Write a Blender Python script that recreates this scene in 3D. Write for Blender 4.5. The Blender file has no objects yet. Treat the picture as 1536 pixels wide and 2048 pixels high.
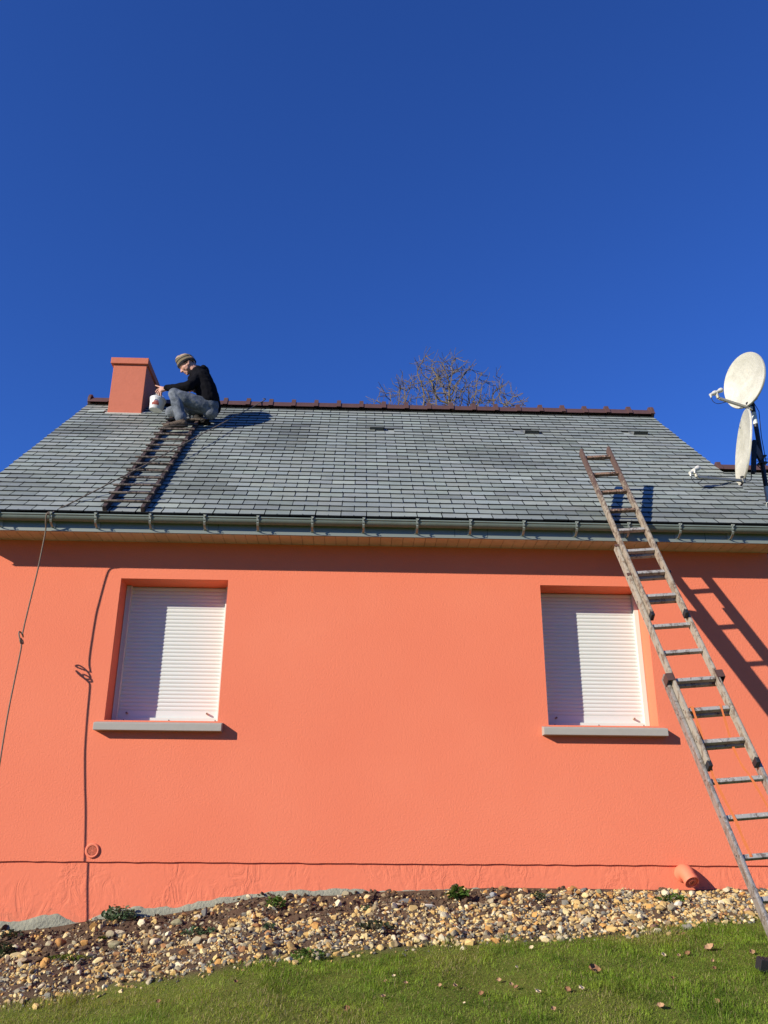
import bpy, math, random
import numpy as np
from mathutils import Matrix, Vector, noise as mnoise
rnd = random.Random(7); rng = np.random.default_rng(11)
S = bpy.context.scene
COL = S.collection
PI = math.pi

# ------------------------------------------------------------------ camera
cam = bpy.data.cameras.new('camera'); co = bpy.data.objects.new('camera', cam); COL.objects.link(co)
PITCH, YAW, ROLL = 0.3725, 0.0327, 0.0068
fw = Vector((math.sin(YAW)*math.cos(PITCH), math.cos(YAW)*math.cos(PITCH), math.sin(PITCH)))
rt = Vector((math.cos(YAW), -math.sin(YAW), 0)); up = rt.cross(fw)
r2 = math.cos(ROLL)*rt+math.sin(ROLL)*up; u2 = -math.sin(ROLL)*rt+math.cos(ROLL)*up
M = Matrix((r2, u2, -fw)).transposed().to_4x4(); M.translation = (0, -7.5, 0)
co.matrix_world = M
cam.sensor_fit = 'VERTICAL'; cam.sensor_height = 36; cam.lens = 36*1738/2048
cam.clip_start = .05; cam.clip_end = 2000
S.camera = co
S.render.resolution_x = 768; S.render.resolution_y = 1024

# ------------------------------------------------------------------ light
SUN = Vector((1.5, 1.0, -.75)).normalized()          # travel direction of the light
wd = bpy.data.worlds.new('World'); S.world = wd; wd.use_nodes = True
nt = wd.node_tree; nt.nodes.clear()
sky = nt.nodes.new('ShaderNodeTexSky'); sky.sky_type = 'NISHITA'; sky.sun_disc = False
sky.sun_elevation = math.asin(-SUN.z); sky.sun_rotation = math.atan2(-SUN.x, -SUN.y)
sky.air_density = 1.0; sky.dust_density = 0.35; sky.ozone_density = 4.0; sky.altitude = 300
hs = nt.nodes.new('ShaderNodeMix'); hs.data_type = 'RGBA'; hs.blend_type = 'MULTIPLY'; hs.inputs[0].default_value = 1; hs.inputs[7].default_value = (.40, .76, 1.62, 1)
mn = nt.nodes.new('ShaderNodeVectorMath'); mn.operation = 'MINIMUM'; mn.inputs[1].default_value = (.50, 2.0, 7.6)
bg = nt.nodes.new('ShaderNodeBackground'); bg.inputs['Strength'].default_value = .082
wo = nt.nodes.new('ShaderNodeOutputWorld')
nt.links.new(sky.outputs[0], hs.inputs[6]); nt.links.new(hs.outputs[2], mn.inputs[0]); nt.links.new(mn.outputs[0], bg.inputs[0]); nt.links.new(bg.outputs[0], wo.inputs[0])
sl = bpy.data.lights.new('sun', 'SUN'); sl.energy = 5.0; sl.angle = math.radians(.53); sl.color = (1, .93, .82)
so = bpy.data.objects.new('sun', sl); COL.objects.link(so); so.rotation_euler = (-SUN).to_track_quat('Z', 'Y').to_euler()
so.location = (-20, -15, 15)
S.view_settings.view_transform = 'Standard'; S.view_settings.look = 'None'; S.view_settings.exposure = .37; S.view_settings.gamma = 1

# ------------------------------------------------------------------ helpers
class MB:
    def __init__(s): s.v = []; s.f = []; s.m = []; s.c = []
    def add(s, vs, fs, mi=0, col=None):
        o = len(s.v); s.v += [tuple(p) for p in vs]; s.f += [[i+o for i in f] for f in fs]; s.m += [mi]*len(fs)
        s.c += [col or (1, 1, 1)]*len(vs)
        return s
    def box(s, x0, x1, y0, y1, z0, z1, mi=0, col=None):
        v = [(x, y, z) for x in (x0, x1) for y in (y0, y1) for z in (z0, z1)]
        return s.add(v, [(0, 1, 3, 2), (4, 6, 7, 5), (0, 4, 5, 1), (2, 3, 7, 6), (0, 2, 6, 4), (1, 5, 7, 3)], mi, col)
    def obox(s, c, ax, ay, az, mi=0, col=None):        # oriented box, half vectors
        c = Vector(c); v = [c+i*ax+j*ay+k*az for i in (-1, 1) for j in (-1, 1) for k in (-1, 1)]
        return s.add(v, [(0, 1, 3, 2), (4, 6, 7, 5), (0, 4, 5, 1), (2, 3, 7, 6), (0, 2, 6, 4), (1, 5, 7, 3)], mi, col)
    def tube(s, pts, r, n=8, mi=0, cap=True, col=None):
        pts = [Vector(p) for p in pts]; R = [float(q) for q in r] if hasattr(r, '__len__') else [float(r)]*len(pts)
        rings = []; prev = None
        for i, p in enumerate(pts):
            d = (pts[min(i+1, len(pts)-1)]-pts[max(i-1, 0)])
            if d.length < 1e-9: d = Vector((0, 0, 1))
            d.normalize()
            if prev is None: a = d.orthogonal().normalized()
            else:
                a = prev-prev.dot(d)*d
                a = a.normalized() if a.length > 1e-6 else d.orthogonal().normalized()
            prev = a; b = d.cross(a)
            rings.append([p+R[i]*(math.cos(2*PI*k/n)*a+math.sin(2*PI*k/n)*b) for k in range(n)])
        v = [q for ring in rings for q in ring]
        f = [(i*n+k, i*n+(k+1) % n, (i+1)*n+(k+1) % n, (i+1)*n+k) for i in range(len(pts)-1) for k in range(n)]
        if cap: f += [tuple(reversed(range(n))), tuple(range((len(pts)-1)*n, len(pts)*n))]
        return s.add(v, f, mi, col)
    def lathe(s, prof, org, ax, n=32, mi=0, col=None):  # prof: (radius, height) along ax
        ax = Vector(ax).normalized(); a = ax.orthogonal().normalized(); b = ax.cross(a); org = Vector(org)
        v = [org+ax*h+r*(math.cos(2*PI*k/n)*a+math.sin(2*PI*k/n)*b) for r, h in prof for k in range(n)]
        f = [(i*n+k, i*n+(k+1) % n, (i+1)*n+(k+1) % n, (i+1)*n+k) for i in range(len(prof)-1) for k in range(n)]
        return s.add(v, f, mi, col)
    def build(s, name, mats, parent=None, smooth=False, bevel=0, colattr=False, loc=None):
        me = bpy.data.meshes.new(name)
        off = Vector((0, 0, 0))
        if parent is not None:
            p = parent
            while p: off = off+p.location; p = p.parent
        elif loc is not None: off = Vector(loc)
        me.from_pydata([(x-off.x, y-off.y, z-off.z) for x, y, z in s.v], [], s.f)
        for m in (mats if isinstance(mats, (list, tuple)) else [mats]): me.materials.append(m)
        me.polygons.foreach_set('material_index', s.m)
        if colattr:
            ca = me.color_attributes.new('tint', 'FLOAT_COLOR', 'POINT')
            ca.data.foreach_set('color', np.array([(*c, 1) for c in s.c], dtype=np.float32).ravel())
        import bmesh
        bm = bmesh.new(); bm.from_mesh(me); bmesh.ops.recalc_face_normals(bm, faces=bm.faces); bm.to_mesh(me); bm.free()
        if smooth:
            me.polygons.foreach_set('use_smooth', [True]*len(me.polygons))
            if smooth != 'all': 
                try: me.set_sharp_from_angle(angle=math.radians(smooth if smooth is not True else 40))
                except Exception: pass
        o = bpy.data.objects.new(name, me); COL.objects.link(o)
        if parent is not None: o.parent = parent
        elif loc is not None: o.location = loc
        if bevel:
            b = o.modifiers.new('bevel', 'BEVEL'); b.width = bevel; b.segments = 2; b.limit_method = 'ANGLE'; b.angle_limit = math.radians(35)
        return o
def tag(o, label=None, cat=None, group=None, kind=None):
    if label: o['label'] = label
    if cat: o['category'] = cat
    if group: o['group'] = group
    if kind: o['kind'] = kind
    return o
def thing(name, loc, label, cat, group=None):
    o = bpy.data.objects.new(name, None); COL.objects.link(o); o.location = loc; o.empty_display_size = .1
    return tag(o, label, cat, group)
def npmesh(name, V, F, mat, colors=None, smooth=False, parent=None, loc=(0, 0, 0)):
    """V (n,3) F (m,k) arrays -> object, fast"""
    me = bpy.data.meshes.new(name); V = np.asarray(V, np.float32)-np.asarray(loc, np.float32); F = np.asarray(F, np.int32)
    me.vertices.add(len(V)); me.vertices.foreach_set('co', V.ravel())
    k = F.shape[1]; me.loops.add(F.size); me.loops.foreach_set('vertex_index', F.ravel())
    me.polygons.add(len(F)); me.polygons.foreach_set('loop_start', np.arange(0, F.size, k, dtype=np.int32))
    try: me.polygons.foreach_set('loop_total', np.full(len(F), k, np.int32))
    except Exception: pass
    me.update(calc_edges=True)
    if colors is not None:
        ca = me.color_attributes.new('tint', 'FLOAT_COLOR', 'POINT')
        ca.data.foreach_set('color', np.c_[colors, np.ones(len(colors))].astype(np.float32).ravel())
    me.polygons.foreach_set('use_smooth', np.full(len(F), bool(smooth)))
    me.materials.append(mat)
    o = bpy.data.objects.new(name, me); COL.objects.link(o); o.location = loc
    if parent: o.parent = parent
    return o

# ------------------------------------------------------------------ materials
class NT:
    def __init__(s, name, rough=.8, metal=0.0, spec=.3):
        m = bpy.data.materials.new(name); m.use_nodes = True; s.m = m; s.t = m.node_tree
        s.b = s.t.nodes['Principled BSDF']; s.b.inputs['Roughness'].default_value = rough; s.b.inputs['Metallic'].default_value = metal
        s.b.inputs['Specular IOR Level'].default_value = spec
    def n(s, ty, **k):
        nd = s.t.nodes.new(ty)
        for a, b in k.items():
            if a in nd.inputs: 
                nd.inputs[a].default_value = b
            else: setattr(nd, a, b)
        return nd
    def l(s, a, b): s.t.links.new(a, b); return s
    def coord(s, scale=(1, 1, 1), rot=(0, 0, 0)):
        c = s.n('ShaderNodeTexCoord'); mp = s.n('ShaderNodeMapping'); mp.inputs['Scale'].default_value = scale; mp.inputs['Rotation'].default_value = rot
        s.l(c.outputs['Object'], mp.inputs['Vector']); return mp.outputs['Vector']
    def noise(s, vec, scale, detail=4, rough=.6, dist=0):
        nd = s.n('ShaderNodeTexNoise'); nd.inputs['Scale'].default_value = scale; nd.inputs['Detail'].default_value = detail
        nd.inputs['Roughness'].default_value = rough; nd.inputs['Distortion'].default_value = dist
        s.l(vec, nd.inputs['Vector']); return nd.outputs['Fac']
    def ramp(s, fac, stops):
        r = s.n('ShaderNodeValToRGB'); e = r.color_ramp.elements
        while len(e) > 1: e.remove(e[-1])
        e[0].position = stops[0][0]; e[0].color = (*stops[0][1], 1) if hasattr(stops[0][1], '__len__') else (stops[0][1],)*3+(1,)
        for p, c in stops[1:]:
            q = e.new(p); q.color = (*c, 1) if hasattr(c, '__len__') else (c, c, c, 1)
        s.l(fac, r.inputs['Fac']); return r.outputs['Color']
    def mix(s, fac, a, b, mode='MIX'):
        x = s.n('ShaderNodeMix', data_type='RGBA', blend_type=mode)
        for v, i in ((fac, 0), (a, 6), (b, 7)):
            if isinstance(v, bpy.types.NodeSocket): s.l(v, x.inputs[i])
            elif i == 0: x.inputs[0].default_value = v
            else: x.inputs[i].default_value = (*v, 1)
        return x.outputs[2]
    def bump(s, h, dist=.01, strength=1, prev=None):
        b = s.n('ShaderNodeBump'); b.inputs['Distance'].default_value = dist; b.inputs['Strength'].default_value = strength
        s.l(h, b.inputs['Height'])
        if prev is not None: s.l(prev, b.inputs['Normal'])
        return b.outputs['Normal']
    def attr(s, name='tint'):
        a = s.n('ShaderNodeAttribute'); a.attribute_name = name; return a.outputs['Color']
    def col(s, c):
        if isinstance(c, bpy.types.NodeSocket): s.l(c, s.b.inputs['Base Color'])
        else: s.b.inputs['Base Color'].default_value = (*c, 1)
        return s
    def norm(s, nrm): s.l(nrm, s.b.inputs['Normal']); return s
def plain(name, c, rough=.6, metal=0, spec=.3, var=.12, scale=20, bump=0):
    k = NT(name, rough, metal, spec); v = k.coord(); f = k.noise(v, scale)
    k.col(k.mix(f, tuple(x*(1-var) for x in c), tuple(min(1, x*(1+var)) for x in c)))
    if bump: k.norm(k.bump(k.noise(v, scale*3), bump))
    return k.m

CORAL = (.80, .212, .112)
def coral(name, fine=True):
    k = NT(name, .85, 0, .15); v = k.coord()
    big = k.noise(v, .9, 3, .5); mid = k.noise(v, 6, 4, .6)
    c = k.mix(k.ramp(big, [(.3, 0), (.7, 1)]), (CORAL[0]*.965, CORAL[1]*.95, CORAL[2]*.95), (CORAL[0]*1.0, CORAL[1]*1.06, CORAL[2]*1.07))
    c = k.mix(k.ramp(mid, [(.35, .0), (.75, .35)]), c, (CORAL[0]*.97, CORAL[1]*.96, CORAL[2]*.94))
    if fine:
        sp = k.noise(v, 75, 2, .5)
        c = k.mix(k.ramp(sp, [(.66, 0), (.8, .35)]), c, (.55, .15, .09))
        k.col(c)
        a = k.noise(v, 120, 3, .6); b = k.noise(v, 62, 2, .5, .3)
        k.norm(k.bump(a, .0030, .8, k.bump(b, .0034, .6)))
    else:
        tc = k.n('ShaderNodeTexCoord'); sp = k.n('ShaderNodeSeparateXYZ'); k.l(tc.outputs['Object'], sp.inputs[0]); dn = k.noise(v, 14, 5, .7)
        ad = k.n('ShaderNodeMath', operation='MULTIPLY_ADD'); k.l(sp.outputs['Z'], ad.inputs[0]); ad.inputs[1].default_value = -1.6; k.l(dn, ad.inputs[2])
        c = k.mix(k.ramp(ad.outputs[0], [(.72, 0), (.98, .45)]), c, (.42, .17, .10))
        k.col(c)
        v2 = k.coord((1, 1, .55)); a = k.noise(v2, 9, 6, .62, 1.6); w = k.ramp(a, [(.36, 0), (.50, .5), (.56, .75), (.72, 1)])
        b = k.noise(v, 28, 4, .6, .8)
        ms = k.ramp(k.noise(v, 2.6, 3, .6), [(.42, 0), (.62, 1)]); w2 = k.mix(ms, (.5, .5, .5), w); k.norm(k.bump(w2, .009, .55, k.bump(b, .004, .5)))
    return k.m
M_wall = coral('coral_render'); M_plinth = coral('coral_rough_plaster', False)
M_chim = plain('older_coral_paint', (.54, .168, .10), .85, 0, .15, .08, 12, .002)
M_coralp = plain('coral_paint', CORAL, .6, 0, .3, .03, 8)
M_cover = plain('shadow_gap_dark', (.03, .02, .02), .9)

def m_slate():
    k = NT('slate', .5, 0, .5); v = k.coord()
    t = k.attr(); n1 = k.noise(v, 9, 5, .65); n2 = k.noise(v, 55, 3, .6); n3 = k.noise(v, 1.3, 3, .5)
    c = k.mix(n1, (.245, .275, .238), (.33, .358, .305))
    c = k.mix(1.0, c, t, 'MULTIPLY')
    c = k.mix(k.ramp(n3, [(.5, 0), (.72, .4)]), c, (.16, .178, .168))
    c = k.mix(k.ramp(n2, [(.62, 0), (.8, .3)]), c, (.40, .43, .37))
    k.col(c); k.l(k.ramp(n1, [(.2, .42), (.8, .62)]), k.b.inputs['Roughness'])
    k.norm(k.bump(n2, .002, .5, k.bump(n1, .004, .5)))
    return k.m
M_slate = m_slate()
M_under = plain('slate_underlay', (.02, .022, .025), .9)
M_hook = plain('dark_hook', (.02, .02, .022), .5, .6)
M_zinc = plain('zinc', (.165, .20, .17), .6, .05, .3, .22, 9, .001)
M_fascia = plain('grey_fascia', (.21, .24, .21), .45, .1, .5, .07, 4)
M_gal = plain('galvanised', (.30, .33, .29), .5, .2, .5, .2, 40)
def m_soffit():
    k = NT('soffit_boards', .7); v = k.coord(); f = k.noise(v, 4, 5, .6)
    k.col(k.mix(k.ramp(f, [(.35, 0), (.8, 1)]), (.60, .50, .37), (.42, .34, .24))); return k.m
M_soffit = m_soffit()
M_ridge = plain('brown_ridge_tile', (.105, .055, .045), .5, 0, .4, .25, 14, .002)
M_white = plain('white_pvc', (.62, .655, .57), .35, 0, .5, .02, 3)
M_shut = plain('white_shutter', (.64, .67, .61), .38, 0, .5, .025, 5)
M_sill = plain('grey_stone_sill', (.36, .335, .285), .7, 0, .3, .08, 14, .001)
M_conc = plain('foundation_concrete', (.28, .275, .20), .9, 0, .2, .28, 14, .012)
M_mortar = plain('mortar', (.55, .50, .42), .9, 0, .2, .2, 40, .004)
M_black = plain('black_plastic', (.018, .019, .022), .5, 0, .4, .2)
M_stop = plain('beige_rubber', (.42, .30, .22), .6)
M_opening = plain('painted_opening_shade', (.010, .006, .005), .95, 0, 0)  # near-black colour paints the shade inside the vent and cap openings

def m_ladder(name, base, dark, chips, amt, rough=.75, metal=0.0, grad=None):
    k = NT(name, rough, metal, .35); v = k.coord((1, 1, .6)); a = k.noise(v, 24, 6, .75, .4); b = k.noise(v, 90, 3, .7)
    c = k.mix(k.ramp(a, [(amt-.06, 0), (amt+.02, 1)]), base, dark)
    c = k.mix(k.ramp(b, [(.58, 0), (.66, .8)]), c, chips)
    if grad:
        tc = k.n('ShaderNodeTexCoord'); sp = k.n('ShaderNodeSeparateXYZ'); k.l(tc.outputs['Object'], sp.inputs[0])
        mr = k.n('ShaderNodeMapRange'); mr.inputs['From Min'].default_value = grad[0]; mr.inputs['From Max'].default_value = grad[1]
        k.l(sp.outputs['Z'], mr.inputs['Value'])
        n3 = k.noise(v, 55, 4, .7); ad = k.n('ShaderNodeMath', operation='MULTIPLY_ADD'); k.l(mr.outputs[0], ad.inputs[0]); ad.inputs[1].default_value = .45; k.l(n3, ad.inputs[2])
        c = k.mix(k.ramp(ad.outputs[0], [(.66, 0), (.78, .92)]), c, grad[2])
    k.col(c); k.norm(k.bump(a, .002, .6, k.bump(b, .001, .6))); return k.m

# ------------------------------------------------------------------ geometry constants
TP = 0.7278; CT, ST = math.cos(TP), math.sin(TP); YR, ZR = 2.6035, 5.373
XA, XB = -3.494, 3.846
def rp(x, s, h=0): return Vector((x, YR+s*CT-ST*h, ZR+s*ST+CT*h))      # s: distance along the slope, 0 at the ridge, negative downwards
XW = [-60, -12, -2.69, -2.3, -1.9, -1.5, -1.08, -.71, -.12, .14, 1.19, 2.56, 3.36, 12, 60]
ZW = [-3.0, -1.6, -.60, -.56, -.50, -.48, -.41, -.34, -.325, -.305, -.265, -.276, -.265, -.1, .3]
def gz(X, Y):
    X = np.asarray(X, float); Y = np.asarray(Y, float)
    return np.interp(X, XW, ZW)+.18*np.clip(Y, -11, .3)+.02*np.clip(Y+11, -300, 0)
def lawn_edge(X):
    return np.interp(X, [-9, -2.6, -1.97, -1.74, -1.35, -.86, -.56, -.19, .22, .7, 1.29, 1.78, 2.14, 2.5, 2.96, 3.6, 9],
                     [-2.2, -1.85, -1.8, -1.77, -1.69, -1.68, -1.66, -1.53, -1.51, -1.44, -1.40, -1.28, -1.2, -.94, -.80, -.72, -.7])
_VN = {}
def vnoise(X, Y, f, seed=0):
    if seed not in _VN: _VN[seed] = np.random.default_rng(seed).random((64, 64))
    g = _VN[seed]; x = np.asarray(X)*f+100; y = np.asarray(Y)*f+100
    i = np.floor(x).astype(int); j = np.floor(y).astype(int); u = x-i; w = y-j; u = u*u*(3-2*u); w = w*w*(3-2*w)
    A = g[i % 64, j % 64]; B = g[(i+1) % 64, j % 64]; C = g[i % 64, (j+1) % 64]; D = g[(i+1) % 64, (j+1) % 64]
    return A*(1-u)*(1-w)+B*u*(1-w)+C*(1-u)*w+D*u*w

# ------------------------------------------------------------------ ground
def m_ground():
    k = NT('earth_and_turf', .95, 0, .1); v = k.coord(); t = k.attr()
    a = k.noise(v, 26, 6, .7); b = k.noise(v, 120, 3, .6); c0 = k.noise(v, 3, 3)
    soil = k.mix(a, (.075, .045, .028), (.17, .115, .07))
    turf = k.mix(c0, (.10, .15, .02), (.17, .165, .035))
    k.col(k.mix(t, turf, soil)); k.norm(k.bump(b, .008, .8, k.bump(a, .02, .8))); return k.m
def axis(a, b, st, far):
    m = np.arange(a, b+1e-6, st); g = []; d = st
    x = b
    while x < far: d *= 1.35; x += d; g.append(x)
    l = []; d = st; x = a
    while x > -far: d *= 1.35; x -= d; l.append(x)
    return np.array(l[::-1]+list(m)+g)
gx = axis(-3.6, 4.4, .035, 320); gy = axis(-3.6, .2, .035, 320)
GX, GY = np.meshgrid(gx, gy, indexing='ij')
soilmask = 1/(1+np.exp(-(GY-lawn_edge(GX)+(vnoise(GX, GY, 5, 3)-.5)*.16)/.03)); soilmask[(np.abs(GX) > 14)] = 0; soilmask[GY > 3] = 0
near = ((GX > -5) & (GX < 6) & (GY > -5)).astype(float)
GZ = gz(GX, GY)+near*soilmask*((vnoise(GX, GY, 6, 1)-.5)*.05+(vnoise(GX, GY, 16, 2)-.5)*.03)*(GY < -.05)+near*(1-soilmask)*(vnoise(GX, GY, 2.5, 5)-.5)*.04
n1, n2 = GX.shape; idx = np.arange(n1*n2).reshape(n1, n2)
F = np.stack([idx[:-1, :-1], idx[1:, :-1], idx[1:, 1:], idx[:-1, 1:]], -1).reshape(-1, 4)
g = npmesh('ground', np.stack([GX, GY, GZ], -1).reshape(-1, 3), F, m_ground(), np.repeat(soilmask.reshape(-1, 1), 3, 1), True)
tag(g, kind='structure')
def gh(x, y):
    m = 1/(1+math.exp(max(-40, min(40, -(y-float(lawn_edge(x))+(float(vnoise(x, y, 5, 3))-.5)*.16)/.03))))
    return float(gz(x, y))+m*((float(vnoise(x, y, 6, 1))-.5)*.05+(float(vnoise(x, y, 16, 2))-.5)*.03)+(1-m)*(float(vnoise(x, y, 2.5, 5))-.5)*.04

# ------------------------------------------------------------------ house
house = thing('house', (.2, 1.0, -.3), 'coral rendered single storey house with slate roof, chimney and two shuttered windows', 'house')
XL, XR_ = XA+.02, XB-.05; YB = 2*YR
WIN = [(-2.0916, -1.1432), (1.6603, 2.6087)]; ZB, ZT = 1.0126, 2.2519; JZ = -.0817; ZS = 2.5955; REC = .235
w = MB()
xs = [XL, *WIN[0], *WIN[1], XR_]; zs = [JZ, ZB, ZT, ZS+.1]
for i in range(5):
    for j in range(3):
        if j == 1 and i in (1, 3): continue
        w.add([(xs[i], 0, zs[j]), (xs[i+1], 0, zs[j]), (xs[i+1], 0, zs[j+1]), (xs[i], 0, zs[j+1])], [(0, 1, 2, 3)])
for a, b in WIN:
    R = REC+.06
    w.add([(a, 0, ZB), (a, R, ZB), (a, R, ZT), (a, 0, ZT)], [(0, 1, 2, 3)])
    w.add([(b, 0, ZB), (b, R, ZB), (b, R, ZT), (b, 0, ZT)], [(0, 1, 2, 3)])
    w.add([(a, 0, ZT), (b, 0, ZT), (b, R, ZT), (a, R, ZT)], [(0, 1, 2, 3)])
    w.add([(a, 0, ZB), (b, 0, ZB), (b, R, ZB), (a, R, ZB)], [(0, 1, 2, 3)])
# gables and rear
for x in (XL, XR_):
    w.add([(x, 0, JZ), (x, YB, JZ), (x, YB, 2.9), (x, YR, ZR-.1), (x, 0, 2.9)], [(0, 1, 2, 3, 4)])
w.add([(XL, YB, JZ), (XR_, YB, JZ), (XR_, YB, 2.9), (XL, YB, 2.9)], [(0, 1, 2, 3)])
# under edge of the render coat
nseg = 240
top = [(XL+(XR_-XL)*i/nseg) for i in range(nseg+1)]
v = []; 
for i, x in enumerate(top): 
    dz = -.004-.006*float(vnoise(x, 0, 14, 9)); v += [(x, -.0005, JZ+.001), (x, -.0005, JZ+dz), (x, .02, JZ+dz)]
f = []
for i in range(nseg):
    for k in (0, 1): f.append((i*3+k, (i+1)*3+k, (i+1)*3+k+1, i*3+k+1))
w.add(v, f)
wall = w.build('wall', M_wall, house)
p = MB(); p.add([(XL, .016, -2.2), (XR_, .016, -2.2), (XR_, .016, JZ), (XL, .016, JZ)], [(0, 1, 2, 3)])
for x in (XL, XR_): p.add([(x, .016, -2.2), (x, YB, -2.2), (x, YB, JZ), (x, .016, JZ)], [(0, 1, 2, 3)])
p.add([(XL, YB-.002, -2.2), (XR_, YB-.002, -2.2), (XR_, YB-.002, JZ), (XL, YB-.002, JZ)], [(0, 1, 2, 3)])
pl = p.build('plinth', M_plinth, house); pl['label'] = 'roughly trowelled coral plinth below the smoother render'
ct = [(-3.44, -.60), (-2.9, -.535), (-2.702, -.528), (-2.535, -.522), (-2.374, -.472), (-2.272, -.461), (-2.162, -.506), (-2.055, -.531), (-1.979, -.488), (-1.87, -.434), (-1.703, -.409), (-1.597, -.426), (-1.349, -.414), (-1.286, -.386), (-1.154, -.381), (-1.023, -.352), (-.713, -.307), (-.434, -.291), (.009, -.284), (.278, -.288), (1.192, -.272), (2.56, -.29), (3.7, -.28)]
q = MB(); X = np.linspace(-3.44, 3.7, 300); Zc = np.interp(X, [a for a, b in ct], [b for a, b in ct])+(vnoise(X, 0*X, 11, 4)-.5)*.022+(vnoise(X, 0*X, 30, 6)-.5)*.012
v = []; f = []
for x, z in zip(X, Zc):
    bl = .006+.01*float(vnoise(x, 0, 7, 8)); v += [(x, .015, z), (x, .015-bl*.7, z-.008), (x, .006-bl, z-.05), (x, -.006-bl, -1.4)]
for i in range(len(X)-1):
    for k in range(3): f.append((i*4+k, (i+1)*4+k, (i+1)*4+k+1, i*4+k+1))
q.add(v, f); fo = q.build('foundation_strip', M_conc, house, smooth='all'); fo['label'] = 'bare grey concrete edge below the painted plinth'

# windows
for wi, (a, b) in enumerate(WIN):
    fr = MB(); gw = .045
    fr.box(a+.002, a+gw, REC-.02, REC+.05, ZB+.03, ZT-.003); fr.box(b-gw, b-.002, REC-.02, REC+.05, ZB+.03, ZT-.003)
    fr.box(a+gw, b-gw, REC+.035, REC+.05, ZB+.002, ZT-.003)
    fr.box(a+.004, a+.012, REC-.028, REC-.02, ZB+.03, ZT-.01); fr.box(a+gw-.006, a+gw+.001, REC-.026, REC-.018, ZB+.05, ZT-.01)
    win = fr.build('window', M_white, house, bevel=.002)
    win['label'] = 'white roller shuttered window in the left part of the wall' if wi == 0 else 'white roller shuttered window beside the leaning ladder'
    sh = MB(); pitch = .0338; z = ZT-.005; n = 0; prof = []
    zbot = ZB+.115
    while z-pitch > zbot:
        for t in (0, .12, .3, .5, .7, .86, .95): prof.append((REC+.020-.0050*math.sin(PI*min(1, t/.93))**.7*(1 if t < .93 else 0), z-pitch*t))
        prof.append((REC+.0215, z-pitch*.985)); z -= pitch
    prof += [(REC+.013, z-.001), (REC+.013, ZB+.058)]
    v = []; f = []
    for i, (y, zz) in enumerate(prof): v += [(a+gw-.004, y, zz), (b-gw+.004, y, zz)]
    for i in range(len(prof)-1): f.append((2*i, 2*i+1, 2*i+3, 2*i+2))
    sh.add(v, f); sh.build('roller_shutter', M_shut, win)
    bb = MB(); bb.box(a+.012, b-.012, REC-.016, REC+.03, ZB+.014, ZB+.054); bb.box(a+.004, b-.004, REC-.02, REC+.03, ZB+.012, ZB+.0165)
    bar = bb.build('bottom_bar', M_white, win, bevel=.002)
    for fx in (.11, .52, .94):
        x = a+(b-a)*fx; sc = MB(); sc.lathe([(0, .0035), (.004, .0035), (.0045, 0)], (x, REC-.0165, ZB+.034), (0, -1, 0), 10); sc.build('screw', M_black, bar)
    for fx in (.13, .86):
        x = a+(b-a)*fx; st = MB(); st.lathe([(.009, 0), (.0095, .028), (.008, .034), (0, .034)], (x, REC+.012, ZB+.094), (0, -1, 0), 14)
        st.lathe([(.0045, .0345), (0, .0345)], (x, REC+.012, ZB+.094), (0, -1, 0), 12, 1)
        st.build('shutter_stop', [M_stop, M_black], win, smooth=True)
    dk = MB(); dk.box(a+.001, b-.001, REC+.028, REC+.034, ZB-.001, ZB+.03); dk.build('gap_back', M_black, win)
    sx0, sx1 = a-.061, b+.047; sl_ = MB()
    pr = [(-.085, ZB-.092), (-.085, ZB-.035), (-.078, ZB-.027), (.0, ZB-.012), (REC+.03, ZB+.004), (REC+.03, ZB-.05), (0, ZB-.05), (0, ZB-.1), (-.07, ZB-.1)]
    # front nose (full width) and inner tongue (opening width)
    nose = [(-.085, ZB-.09), (-.085, ZB-.034), (-.08, ZB-.029), (-.001, ZB-.012), (-.001, ZB-.09)]
    v = [(x, y, z) for x in (sx0, sx1) for y, z in nose]; m = len(nose)
    sl_.add(v, [tuple(range(m)), tuple(range(2*m-1, m-1, -1))]+[(i, (i+1) % m, m+(i+1) % m, m+i) for i in range(m)])
    sl_.add([(a+.001, -.001, ZB-.012), (b-.001, -.001, ZB-.012), (b-.001, REC+.03, ZB+.006), (a+.001, REC+.03, ZB+.006), (a+.001, -.001, ZB-.03), (b-.001, -.001, ZB-.03), (b-.001, REC+.03, ZB-.012), (a+.001, REC+.03, ZB-.012)],
            [(0, 1, 2, 3), (4, 5, 6, 7), (0, 1, 5, 4), (2, 3, 7, 6), (0, 3, 7, 4), (1, 2, 6, 5)])
    sl_.build('window_sill', M_sill, win, bevel=.003)

# round wall vent
vg = MB(); c = (-2.058, -.001, -.007)
vg.lathe([(.036, .001), (.038, .013), (.050, .014), (.056, .009), (.057, 0)], c, (0, -1, 0), 40)
for r in (.008, .0155, .023, .0305): vg.lathe([(r-.0018, .003), (r-.0018, .009), (r+.0018, .009), (r+.0018, .003)], c, (0, -1, 0), 36)
vg.lathe([(0, .009), (.004, .009), (.004, .003)], c, (0, -1, 0), 12)
for k in range(6):
    an = k*PI/3+.5; d = Vector((math.cos(an), 0, math.sin(an))); pp = Vector(c)+d*.021+Vector((0, -.0055, 0))
    vg.obox(pp, d*.017, Vector((0, .0015, 0)), Vector((-d.z, 0, d.x))*.0011)
vent = vg.build('wall_vent', M_coralp, house, smooth=30); vent['label'] = 'round coral louvred vent above the plinth'
vb = MB(); vb.lathe([(0, .002), (.037, .002)], c, (0, -1, 0), 32); vb.build('vent_back', M_opening, vent)  # flat disc on the wall, shade of the opening painted near-black
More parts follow.
